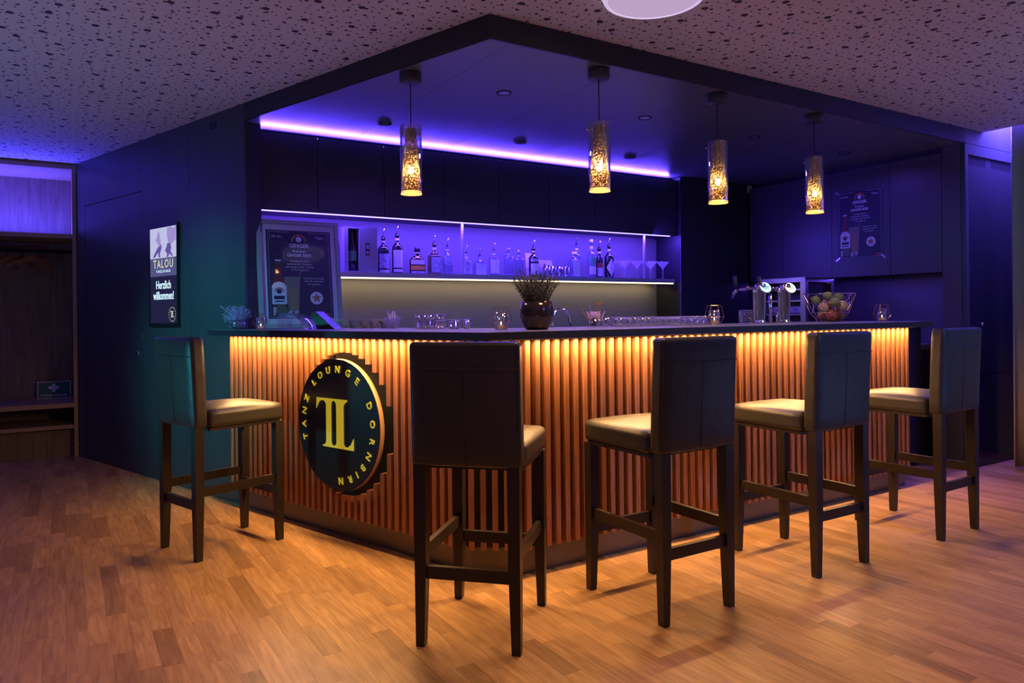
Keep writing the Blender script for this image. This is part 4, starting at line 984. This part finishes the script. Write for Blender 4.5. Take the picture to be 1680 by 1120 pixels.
# lanterns
M['candle'] = mat('candle_wax', (0.5, 0.3, 0.2), 0.5, emis=(1.0, 0.35, 0.10), es=0.35); M['flame'] = emit('candle_flame', (1.0, 0.62, 0.25), 9.0)
M['votive'] = thin_glass('votive_glass', (0.86, 0.92, 1.0), 0.10, 0.05, 0.5)
def lantern(mw, label, s=1.0):
    t = thing('wire_lantern', label, 'lantern', mw @ Matrix.Diagonal((s, s, s, 1)), 'wire tealight lanterns on the counter')
    n = 6; lv = [(0.030, 0.003), (0.058, 0.045), (0.040, 0.116)]
    mb = MB()
    P_ = [[(r * math.cos(2 * PI * i / n + 0.3), r * math.sin(2 * PI * i / n + 0.3), z) for i in range(n)] for r, z in lv]
    for L_ in P_: mb.tube(L_, 0.0013, 5, closed=True)
    for i in range(n): mb.tube([P_[0][i], P_[1][i]], 0.0013, 5).tube([P_[1][i], P_[2][i]], 0.0013, 5)
    mb.build('wire_frame', 'brass', t, Matrix())
    MB().lathe([(0.001, 0.0), (0.029, 0.0), (0.033, 0.086), (0.0315, 0.086), (0.0275, 0.004)], 24, Tr(0, 0, 0.003), cap=False).build('votive_glass', 'votive', t, Matrix())
    c = MB().lathe([(0.001, 0.0), (0.019, 0.0), (0.019, 0.016), (0.001, 0.017)], 20, Tr(0, 0, 0.008)).build('tealight', 'candle', t, Matrix())
    MB().lathe([(0.001, 0.0), (0.0035, 0.006), (0.001, 0.018)], 8, Tr(0, 0, 0.026)).build('flame', 'flame', c, Matrix())
    return t
lantern(MR @ Tr(0.158, 0.19, CZ), 'brass wire tealight lantern left of the potted plant', 0.95)
lantern(MR @ Tr(1.720, 0.28, CZ), 'brass wire tealight lantern at the end of the row of shot glasses')
lantern(MR @ Tr(3.290, 0.22, CZ) if False else MR @ Tr(3.170, 0.10, CZ), 'brass wire tealight lantern at the far right end of the counter')
lantern(ML @ Tr(-1.835, -0.04, CZ), 'wire tealight lantern between the dried flowers and the framed poster', 0.82)
# payment terminal and leaflet holder
pt = thing('card_terminal', 'black card payment terminal standing in front of the framed poster', 'card terminal', ML @ Tr(-1.46, 0.10, CZ) @ Rz(20))
mb = MB(); mb.add([(0, 0, 0), (0.12, 0, 0), (0.12, 0.08, 0), (0, 0.08, 0), (-0.045, 0, 0.088), (-0.012, 0, 0.105), (-0.012, 0.08, 0.105), (-0.045, 0.08, 0.088), (0.055, 0, 0), (0.055, 0.08, 0)],
                  [(0, 4, 5, 1), (3, 2, 6, 7), (0, 3, 7, 4), (4, 7, 6, 5), (1, 5, 6, 2), (0, 1, 2, 3)])
mb.build('housing', 'plastic', pt, Matrix())
MB().box(-0.040, -0.016, 0.01, 0.07, 0.0975, 0.0990, None).build('display', 'l_pale', pt, Matrix() @ Rx(0))
ac = thing('leaflet_holder', 'curved clear acrylic holder in front of the framed poster', 'holder', ML @ Tr(-1.62, 0.04, CZ))
prof = [(-0.17, 0.075), (-0.12, 0.095), (-0.05, 0.092), (0.02, 0.078), (0.07, 0.052), (0.10, 0.02), (0.115, 0.0)]
mb = MB(); vs = []
for x_, z_ in prof: vs += [(x_, 0, z_), (x_, 0.10, z_), (x_, 0, z_ + 0.003), (x_, 0.10, z_ + 0.003)]
fs = []
for k in range(len(prof) - 1):
    a = 4 * k; b_ = a + 4; fs += [(a, b_, b_ + 1, a + 1), (a + 2, a + 3, b_ + 3, b_ + 2), (a, a + 2, b_ + 2, b_), (a + 1, b_ + 1, b_ + 3, a + 3)]
mb.add(vs, fs, True).build('acrylic_sheet', 'votive', ac, Matrix())
M['leaflet'] = mat('leaflet_mint', (0.45, 0.72, 0.66), 0.5)
MB().box(-0.10, 0.03, 0.02, 0.09, 0.0, 0.003).build('leaflet', 'leaflet', ac, Tr(0, 0, 0.066) @ Ry(7))
MB().box(-0.16, -0.155, 0.0, 0.10, 0.0, 0.075).build('foot', 'votive', ac, Matrix())
# white rack with arched openings, crystal bowl with muddlers
M['rackw'] = mat('rack_white', (0.75, 0.72, 0.62), 0.4)
rk = thing('glass_rack', 'long white drainer rack with arched openings beside the framed poster', 'rack', ML @ Tr(-1.80, 0.40, CZ))
for yy in (0.0, 0.06):
    vs = []; fs = []
    mb = MB()
    for i in range(6):
        x0 = 0.10 * i
        arc = [(x0, 0.0), (x0 + 0.0149, 0.0)] + [(x0 + 0.05 - 0.036 * math.cos(math.radians(a)), 0.016 + 0.028 * math.sin(math.radians(a))) for a in range(0, 181, 20)] + [(x0 + 0.0851, 0.0), (x0 + 0.10, 0.0)]
        if i: arc = arc[1:]
        for p in arc: vs += [(p[0], yy, p[1]), (p[0], yy, 0.050), (p[0], yy + 0.003, p[1]), (p[0], yy + 0.003, 0.050)]
    for k in range(len(vs) // 4 - 1):
        a, b = 4 * k, 4 * k + 4; fs += [(a, b, b + 1, a + 1), (a + 2, a + 3, b + 3, b + 2), (a, a + 2, b + 2, b)]
    mb.add(vs, fs).build('arched_side', 'rackw', rk, Matrix())
MB().box(0, 0.60, 0.0, 0.063, 0.050, 0.053).build('rail', 'rackw', rk, Matrix())
mb = MB()
for i in range(22): mb.box(0.012 + 0.027 * i, 0.022 + 0.027 * i, -0.004, -0.001, 0.0, 0.018)
mb.box(0, 0.60, -0.006, -0.001, 0.018, 0.022).build('comb_rail', 'rackw', rk, Matrix())
bw = thing('crystal_bowl', 'flared cut-crystal bowl full of clear swizzle sticks beside the white rack', 'bowl', ML @ Tr(-1.135, 0.40, CZ))
mb = MB(); n = 24
prof = [(0.024, 0.0), (0.030, 0.02), (0.046, 0.060), (0.043, 0.060), (0.026, 0.02), (0.022, 0.004)]
vs = []
for k, (r, z) in enumerate(prof):
    for i in range(n): q = r * (1 + (0.10 if i % 2 else -0.02)); a = 2 * PI * i / n; vs.append((q * math.cos(a), q * math.sin(a), z + (0.006 if (i % 2 and k in (2, 3)) else 0)))
fs = [(k * n + i, k * n + (i + 1) % n, (k + 1) * n + (i + 1) % n, (k + 1) * n + i) for k in range(len(prof) - 1) for i in range(n)]
mb.add(vs, fs).build('bowl', 'cutglass', bw, Matrix())
rnd = random.Random(2)
for i in range(9):
    a = rnd.uniform(0, 2 * PI); c, s_ = math.cos(a), math.sin(a); h = rnd.uniform(0.075, 0.105)
    MB().tube([(c * .006, s_ * .006, .006), (c * rnd.uniform(.02, .05), s_ * rnd.uniform(.02, .04), h)], 0.0022, 6).build('swizzle_stick', 'rackw', bw, Matrix())
# tall glasses on the counter (warm-lit group) and shot glasses
tg = None
tall = [(-0.835, 0.33), (-0.785, 0.33), (-0.735, 0.33), (-0.685, 0.33), (-0.860, 0.385), (-0.810, 0.385), (-0.760, 0.385), (-0.710, 0.385)]
for k, (xx, yy) in enumerate(tall):
    mw = ML @ Tr(xx, yy, CZ); lab = '%s highball glass from the left in the %s row of the block' % (NTH[k % 4], 'front' if k < 4 else 'rear')
    if tg is None:
        tg = thing('highball_glass', lab, 'glass', mw, 'highball glasses on the counter')
        MB().lathe([(0.001, 0.0), (0.021, 0.0), (0.023, 0.080), (0.0215, 0.080), (0.0195, 0.012), (0.001, 0.010)], 12).build('glass_wall', 'tumbler', tg, Matrix())
        mb = MB()
        for z in (0.003, 0.045, 0.079): mb.tube([(0.0228 * math.cos(a), 0.0228 * math.sin(a), z) for a in [i * PI / 8 for i in range(16)]], 0.0009, 4, closed=True)
        mb.build('cut_bands', 'cutglass', tg, Matrix())
    else: dup(tg, mw, lab)
sg0 = None
def shot(mw, lab, grp):
    global sg0
    if sg0 is None:
        sg0 = thing('shot_glass', lab, 'glass', mw, grp)
        MB().lathe([(0.001, 0.0), (0.016, 0.0), (0.022, 0.052), (0.0205, 0.052), (0.0145, 0.012), (0.001, 0.012)], 12).build('glass_wall', 'tumbler', sg0, Matrix())
        mb = MB().lathe([(0.001, 0.001), (0.0155, 0.001), (0.0155, 0.010), (0.001, 0.012)], 12); mb.build('thick_base', 'cutglass', sg0, Matrix())
        MB().tube([(0.0213 * math.cos(i * PI / 8), 0.0213 * math.sin(i * PI / 8), 0.0515) for i in range(16)], 0.0011, 4, closed=True).build('rim', 'cutglass', sg0, Matrix())
    else: dup(sg0, mw, lab, grp)
for k, (xx, lab) in enumerate([(-0.585, 'shot glass right beside the highball block'), (-0.548, 'second shot glass from the highball block'), (-0.475, 'single shot glass standing apart before the wire lantern')]):
    shot(ML @ Tr(xx, 0.335, CZ), lab, 'shot glasses by the highball block')
rnd = random.Random(9)
for row, yy in enumerate((0.28, 0.345, 0.41)):
    for k in range(15):
        xx = 0.985 + 0.0530 * k + rnd.uniform(-0.003, 0.003) + (0.02 if row % 2 else 0)
        if xx > 1.66 and row == 0: continue
        shot(MR @ Tr(xx, yy, CZ), '%s shot glass from the right in the %s of the dense counter rows' % (NTH[14 - k], ('front row', 'middle row', 'back row')[row]), 'shot glasses in the %s on the counter' % ('front row', 'middle row', 'back row')[row])
# faucet
fa = thing('faucet', 'chrome swan-neck faucet arching up right of the potted plant', 'faucet', MR @ Tr(0.735, 0.585, 0.92))
MB().tube([(0, 0, 0.0), (0, 0, 0.24)] + [(0.062 - 0.062 * math.cos(math.radians(a)), 0, 0.24 + 0.062 * math.sin(math.radians(a))) for a in range(15, 181, 15)] + [(0.124, 0, 0.205)], 0.010, 12).build('spout', 'chrome', fa, Matrix())
MB().lathe([(0.022, 0.0), (0.022, 0.05), (0.012, 0.06)], 16).build('base', 'chrome', fa, Matrix())
fb_ = thing('sink_unit', 'dark inner worktop with sink under the bar counter', 'counter', MR @ Tr(0.45, 0.56, 0))
MB().box(0.0, 2.75, 0.0, 0.50, 0.0, 0.88).build('base_units', 'cab', fb_, Matrix())
MB().box(0.0, 2.75, -0.005, 0.52, 0.88, 0.919).build('worktop', 'steel', fb_, Matrix())
# straws
M['straw'] = mat('straw_mauve', (0.45, 0.30, 0.42), 0.5); M['straw2'] = mat('straw_wood', (0.55, 0.30, 0.15), 0.5); M['coral'] = mat('coral_pick', (0.6, 0.12, 0.05), 0.5); M['strawb'] = mat('straw_blue', (0.12, 0.14, 0.5), 0.4)
sb = thing('straw_holder', 'short glass packed with mauve drinking straws and picks', 'straw holder', MR @ Tr(0.866, 0.36, CZ))
tumbler_mb(0.030, 0.036, 0.045).build('glass', 'glass', sb, Matrix())
rnd = random.Random(12)
for i in range(44):
    a = rnd.uniform(0, 2 * PI); r_ = rnd.uniform(0.003, 0.024); sp = rnd.uniform(1.4, 2.9); h = rnd.uniform(0.060, 0.088)
    MB().tube([(r_ * math.cos(a), r_ * math.sin(a), 0.008), (r_ * sp * math.cos(a), r_ * sp * math.sin(a), h)], 0.0030, 6).build('straw', 'straw', sb, Matrix())
MB().tube([(-0.02, 0, 0.03), (-0.062, 0.0, 0.070), (-0.095, 0, 0.105)], 0.0016, 5).build('wooden_stick', 'straw2', sb, Matrix())
MB().tube([(-0.015, 0.01, 0.03), (-0.05, 0.01, 0.055), (-0.075, 0.01, 0.080)], 0.0022, 5).build('wooden_stick', 'straw2', sb, Matrix())
MB().tube([(-0.015, -0.01, 0.02), (-0.035, -0.01, 0.080), (-0.045, -0.01, 0.118)], 0.0030, 6).build('spoon_stirrer', 'strawb', sb, Matrix())
cp = MB().tube([(0.02, 0, 0.02), (0.024, 0, 0.10), (0.026, 0, 0.122)], 0.0014, 5)
for a in range(0, 360, 45): cp.tube([(0.026, 0, 0.120), (0.026 + 0.012 * math.cos(math.radians(a)), 0.012 * math.sin(math.radians(a)), 0.128), (0.026 + 0.014 * math.cos(math.radians(a)), 0.014 * math.sin(math.radians(a)), 0.136)], 0.0013, 4)
cp.build('coral_pick', 'coral', sb, Matrix())
# beer taps
M['tapface'] = emit('tap_badge_cool', (0.55, 0.95, 1.0), 1.6); M['tapface2'] = emit('tap_badge_warm', (0.95, 1.0, 0.72), 1.6)
M['tapink'] = emit('tap_badge_print', (0.10, 0.30, 0.30), 0.9); M['tapink2'] = emit('tap_badge_print_warm', (0.45, 0.50, 0.25), 0.9)
def tap(mw, label, fm, im):
    t = thing('beer_tap', label, 'beer tap', mw, 'beer taps on the counter')
    T = Matrix.Rotation(math.radians(-3), 4, 'Y')
    MB().lathe([(0.040, 0.0), (0.040, 0.008), (0.029, 0.012), (0.028, 0.02), (0.036, 0.20), (0.038, 0.245), (0.030, 0.262), (0.001, 0.264)], 28).build('column', 'chrome', t, Matrix())
    MB().tube([(-0.035, 0.02, 0.0), (-0.038, 0.02, 0.20), (-0.042, 0.02, 0.235)], 0.0095, 10).build('cooling_pipe', 'chrome', t, Matrix())
    Tf = Tr(0.006, -0.034, 0.232) @ Rx(58) @ Ry(-14)
    MB().lathe([(0.001, -0.012), (0.036, -0.012), (0.040, -0.004), (0.040, 0.004)], 28, Tf, cap=True).build('badge_housing', 'chrome', t, Matrix())
    MB().lathe([(0.001, 0.0062), (0.0375, 0.0062), (0.0375, 0.0045)], 28, Tf).build('lit_badge', fm, t, Matrix())
    mb = MB()
    for z0, z1, w0 in ((-0.014, -0.008, 0.020), (-0.003, 0.004, 0.026), (0.010, 0.015, 0.018)): mb.box(-w0, w0, z0, z1, 0.0066, 0.0070, Tf)
    mb.build('badge_print', im, t, Matrix())
    MB().tube([(0, 0.02, 0.232), (-0.004, 0.09, 0.232), (-0.004, 0.13, 0.228), (-0.004, 0.20, 0.222)], [0.014, 0.010, 0.0125, 0.010], 14).build('arm', 'chrome', t, Matrix())
    MB().tube([(-0.004, 0.085, 0.232), (-0.004, 0.10, 0.232)], 0.016, 14).build('collar', 'brass', t, Matrix())
    MB().tube([(-0.004, 0.19, 0.226), (-0.004, 0.215, 0.205), (-0.004, 0.235, 0.165)], [0.013, 0.012, 0.007], 12).build('spout', 'chrome', t, Matrix())
    MB().tube([(-0.004, 0.20, 0.228), (-0.004, 0.203, 0.262), (-0.004, 0.210, 0.318), (-0.004, 0.211, 0.322)], [0.007, 0.011, 0.013, 0.008], 12).build('handle', 'plastic', t, Matrix())
    return t
tap(MR @ Tr(2.262, 0.38, CZ), 'chrome beer tap with cool white lit badge, the left of the two', 'tapface', 'tapink')
tap(MR @ Tr(2.512, 0.38, CZ), 'chrome beer tap with warm white lit badge, the right of the two', 'tapface2', 'tapink2')
rf = thing('rinse_tap', 'slim chrome water pipe with small curved spout between the beer taps', 'faucet', MR @ Tr(2.385, 0.40, CZ))
MB().tube([(0, 0, 0), (0, 0, 0.20)], 0.0115, 12).build('pipe', 'chrome', rf, Matrix())
MB().tube([(0.0, -0.05, 0.0), (0.0, -0.05, 0.045), (0.008, -0.05, 0.062), (0.022, -0.05, 0.062), (0.032, -0.05, 0.045), (0.034, -0.05, 0.0)], 0.0065, 10).build('spout', 'chrome', rf, Matrix())
# machine behind the taps
cm = thing('coffee_machine', 'steel-framed machine with shelves standing behind the right beer tap', 'machine', MR @ Tr(3.80, 1.65, 0.921) @ Rz(-90))
mb = MB()
for x0 in (0.0, 0.43):
    mb.box(x0, x0 + 0.05, 0, 0.04, 0, 0.53).box(x0, x0 + 0.05, 0.36, 0.40, 0, 0.53)
mb.box(0, 0.48, 0, 0.40, 0.53, 0.57).build('frame', 'steel', cm, Matrix())
MB().box(0.05, 0.43, 0.10, 0.39, 0.02, 0.52).build('body', 'black', cm, Matrix())
for z in (0.10, 0.24, 0.36, 0.46): MB().box(0.05, 0.43, 0.02, 0.10, z, z + 0.014).build('shelf_bar', 'steel', cm, Matrix())
MB().box(0.05, 0.43, 0.085, 0.095, 0.262, 0.318).build('control_panel', 'shelf', cm, Matrix())
mb = MB()
for i in range(5): mb.lathe([(0.001, 0), (0.008, 0), (0.008, 0.006), (0.001, 0.007)], 10, Tr(0.12 + 0.05 * i, 0.084, 0.29) @ Rx(90))
mb.build('button', 'chrome', cm, Matrix())
# plates stacks: each plate
pm = MB().lathe([(0.001, 0.0), (0.045, 0.0), (0.070, 0.010), (0.069, 0.012), (0.044, 0.003), (0.001, 0.003)], 28).build('saucer', 'chrome', mesh_only=True)
for k in range(9):
    o = link('saucer', pm, None, MR @ Tr(2.63, 0.80, 0.921 + 0.0115 * k + 0.185))
    tag(o, '%s shiny metal saucer from the bottom of the stack behind the left beer tap' % NTH[k], 'saucer', 'stacked saucers behind the taps')
ss = thing('saucer_stand', 'dark low stand under the saucer stack', 'stand', MR @ Tr(2.63, 0.80, 0.920))
MB().box(-0.08, 0.08, -0.08, 0.08, 0.0, 0.180).build('base', 'black', ss, Matrix())
MB().lathe([(0.001, 0.0), (0.076, 0.0), (0.076, 0.004), (0.001, 0.004)], 24, Tr(0, 0, 0.1805)).build('tray', 'black', ss, Matrix())
# fruit basket
fbx = thing('fruit_basket', 'copper-coloured wire basket filled with citrus fruit', 'basket', MR @ Tr(2.872, 0.30, CZ))
n = 14; mb = MB(); lv = [(0.078, 0.004), (0.128, 0.065), (0.150, 0.130), (0.172, 0.195)]
P_ = [[(r * math.cos(2 * PI * (i + 0.5 * (k % 2)) / n), r * math.sin(2 * PI * (i + 0.5 * (k % 2)) / n), z) for i in range(n)] for k, (r, z) in enumerate(lv)]
for L_ in P_: mb.tube(L_, 0.0016, 5, closed=True)
for k in range(3):
    for i in range(n):
        a_, b_ = P_[k][i], P_[k + 1][i]; c_ = P_[k + 1][(i + (-1 if k % 2 == 0 else 1)) % n]
        mb.tube([a_, b_], 0.0014, 4).tube([a_, c_], 0.0014, 4)
for i in range(0, n, 2): mb.tube([P_[0][i], (0, 0, 0.004)], 0.0014, 4)
mb.build('wire_frame', 'rosegold', fbx, Matrix())
M['f_green'] = mat('lime_green', (0.22, 0.30, 0.05), 0.4, bump=(60, 0.3, 0.002), noise=(6, 0.3, (1, 1, 1))); M['f_or'] = mat('orange_peel', (0.80, 0.34, 0.07), 0.4, bump=(70, 0.4, 0.002))
M['f_yel'] = mat('grapefruit_peel', (0.80, 0.50, 0.20), 0.4, bump=(70, 0.4, 0.002), noise=(4, 0.15, (1, 1, 1))); M['f_red'] = mat('blood_orange', (0.62, 0.12, 0.04), 0.4, bump=(70, 0.4, 0.002))
M['f_nub'] = mat('fruit_stalk', (0.05, 0.06, 0.02), 0.8)
fr = [(-0.045, -0.05, 0.045, 0.042, 'f_red', 'dark orange at the bottom left of the fruit basket'), (0.045, -0.045, 0.045, 0.042, 'f_red', 'dark orange at the bottom right of the fruit basket'),
      (0.0, 0.045, 0.045, 0.042, 'f_or', 'orange at the bottom rear of the fruit basket'),
      (-0.092, -0.02, 0.098, 0.036, 'f_yel', 'pale orange at the left side of the fruit basket'), (0.012, -0.088, 0.108, 0.040, 'f_yel', 'large pale yellow-orange citrus at the front of the fruit basket'),
      (0.095, -0.03, 0.105, 0.040, 'f_yel', 'pale orange at the right side of the fruit basket'), (0.045, 0.045, 0.125, 0.040, 'f_or', 'bright orange in the middle of the basket heap'),
      (-0.050, -0.075, 0.135, 0.036, 'f_green', 'dark green lime at the front of the basket heap'), (-0.085, 0.045, 0.150, 0.033, 'f_green', 'yellow-green lime at the left of the basket heap'),
      (-0.022, -0.005, 0.178, 0.033, 'f_green', 'green lime on top of the basket heap'), (0.070, -0.025, 0.172, 0.033, 'f_green', 'green lime at the right of the basket heap')]
for fx, fy, fz, r, m_, lab in fr:
    t = thing('lime' if m_ == 'f_green' else 'orange', lab, 'fruit', MR @ Tr(2.872 + fx, 0.30 + fy, CZ + fz - 0.0), 'fruit in the wire basket')
    MB().lathe([(max(0.001, r * math.sin(math.radians(a))), -r * 0.93 * math.cos(math.radians(a))) for a in range(0, 181, 15)], 20).build('peel', m_, t, Rx(random.uniform(-50, 50)))
    MB().lathe([(0.001, 0.0015), (0.003, 0.0), (0.004, -0.003)], 8, Tr(0, 0, r * 0.93)).build('stalk', 'f_nub', t, Rx(30))

# ------------------------------------------------------------------ wardrobe at the far left
WX = -1.536
wd = thing('wardrobe', 'built-in wooden coat niche with shelf, rail and benches at the far left', 'wardrobe', MR @ Tr(WX, 4.568, 0))
L_ = 2.6
MB().box(-0.034, -0.004, 0, 0.62, 0, 2.545).build('side_panel', 'wardrobe_edge', wd, Matrix())
MB().box(-L_, -0.034, 0.0, 0.62, 2.50, 2.535).build('top_panel', 'wardrobe_edge', wd, Matrix())
MB().box(-L_, -0.034, 0.62, 0.64, 0, 2.545).build('back_panel', 'wardrobe', wd, Matrix())
MB().box(-L_, -0.034, 0.0, 0.60, 1.898, 1.935).build('shelf', 'wardrobe_edge', wd, Matrix())
MB().box(-L_, -0.034, 0.0, 0.619, 0.43, 0.468).build('bench', 'wardrobe_edge', wd, Matrix())
MB().box(-L_, -0.034, 0.02, 0.619, 0.245, 0.277).build('lower_shelf', 'wardrobe_edge', wd, Matrix())
MB().box(-L_, -0.034, 0.10, 0.12, 0.0, 0.244).build('toe_board', 'wardrobe', wd, Matrix())
rail = MB().tube([(-L_, 0.27, 1.80), (-0.034, 0.27, 1.80)], 0.015, 12).build('rail', 'black', wd, Matrix())
MB().box(-0.62, -0.60, 0.26, 0.28, 1.80, 1.897).build('rail_bracket', 'black', rail, Matrix())
for xx in (-0.10, -0.20, -0.235, -0.262, -0.40, -0.52, -0.59):
    MB().tube([(xx, 0.27, 1.79), (xx, 0.27, 1.745)], 0.0045, 6).build('hanger_ring', 'black', rail, Matrix())
o = MB().box(-L_ + .02, -0.05, 0.372, 0.392, 1.9355, 1.9415).build('led_strip', 'led_wardrobe', mw=MR @ Tr(WX, 4.568, 0)); tag(o, 'blue light strip lying on the coat niche shelf at the far left', 'light strip')
def hanger(mw, lab):
    t = thing('coat_hanger', lab, 'coat hanger', mw, 'wooden hangers on the coat rail')
    mb = MB(); vs = []; fs = []; n = 12
    for k in range(n + 1):
        u = -1 + 2 * k / n; x_ = 0.21 * u; z_ = -0.065 - 0.075 * abs(u) ** 1.35; h = 0.016 + 0.008 * (1 - abs(u)); y_ = 0.018 * u * u
        vs += [(x_, y_ - 0.008, z_ - h), (x_, y_ + 0.008, z_ - h), (x_, y_ + 0.008, z_ + h), (x_, y_ - 0.008, z_ + h)]
    for k in range(n):
        for i in range(4): j = (i + 1) % 4; fs.append((4 * k + i, 4 * k + 4 + i, 4 * k + 4 + j, 4 * k + j))
    fs += [(0, 1, 2, 3), (4 * n + 3, 4 * n + 2, 4 * n + 1, 4 * n)]
    mb.add(vs, fs).build('shoulder', 'hanger', t, Matrix())
    MB().tube([(0, 0, -0.065), (0, 0, -0.02)] + [(0.017 * math.sin(math.radians(a)), 0, 0.001 - 0.017 * math.cos(math.radians(a)) + 0.0) for a in range(0, 241, 30)], 0.0018, 6).build('hook', 'chrome', t, Matrix())
    return t
hanger(MR @ Tr(WX - 0.335, 4.838, 1.80) @ Rz(38), 'rightmost wooden coat hanger on the rail')
hanger(MR @ Tr(WX - 0.455, 4.838, 1.80) @ Rz(42), 'middle wooden coat hanger on the rail')
hanger(MR @ Tr(WX - 0.60, 4.838, 1.80) @ Rz(38), 'leftmost visible wooden coat hanger, cut by the picture edge')
# first-aid sign standing on the bench
fs_ = thing('first_aid_sign', 'green first-aid sign with white cross reading Verbandskasten on the bench', 'sign', MR @ Tr(WX - 0.315, 5.10, 0.469) @ Rx(-3))
MB().box(0, 0.262, 0, 0.008, 0, 0.155).build('plate', 'white', fs_, Matrix())
MB().box(0.006, 0.256, -0.0008, -0.0002, 0.006, 0.149).build('green_field', 'sign_green', fs_, Matrix())
poly_xz('cross', [[(x_ + .126, z_ + .098) for x_, z_ in [(-.013, -.038), (.013, -.038), (.013, -.013), (.038, -.013), (.038, .013), (.013, .013), (.013, .038), (-.013, .038), (-.013, .013), (-.038, .013), (-.038, -.013), (-.013, -.013)]]], 'white', fs_, -0.0009, 0.0005)
text_mesh('lettering', 'Verbandskasten', 0.034, 'white', fs_, Tr(0.130, -0.0016, 0.030) @ UP, 0.0002, 0.98, 0.0004)

# ------------------------------------------------------------------ curtains on the right
def curtain(y0, y1, x0, m_, label, amp, wl, ph, z0=0.02):
    t = thing('curtain', label, 'curtain', MR @ Tr(0, 0, 0))
    n = 160; vs = []; fs = []; zz = [z0, 0.5, 1.2, 1.9, 2.3, 2.72]
    for k in range(n + 1):
        u = k / n; y = y0 + (y1 - y0) * u
        for j, z in enumerate(zz):
            g = 1.0 + 0.35 * (1 - z / 2.7)
            vs.append((x0 + amp * g * math.sin(2 * PI * (y / wl) + ph + 0.25 * math.sin(7 * y)), y + 0.012 * math.cos(4 * PI * y / wl + ph) * g, z))
    q = len(zz)
    for k in range(n):
        for j in range(q - 1): fs.append((k * q + j, (k + 1) * q + j, (k + 1) * q + j + 1, k * q + j + 1))
    o = MB().add(vs, fs, True).build('fabric', m_, t, Matrix())
    so = o.modifiers.new('thickness', 'SOLIDIFY'); so.thickness = 0.003
    return t
curtain(-0.16, -0.42, 4.43, 'curtain', 'gathered grey curtain panel beside the wall at the right edge', 0.050, 0.125, 1.9)
curtain(-0.40, -3.2, 4.56, 'curtain_l', 'pale translucent curtain lit blue at the extreme right edge', 0.045, 0.16, 0.5)
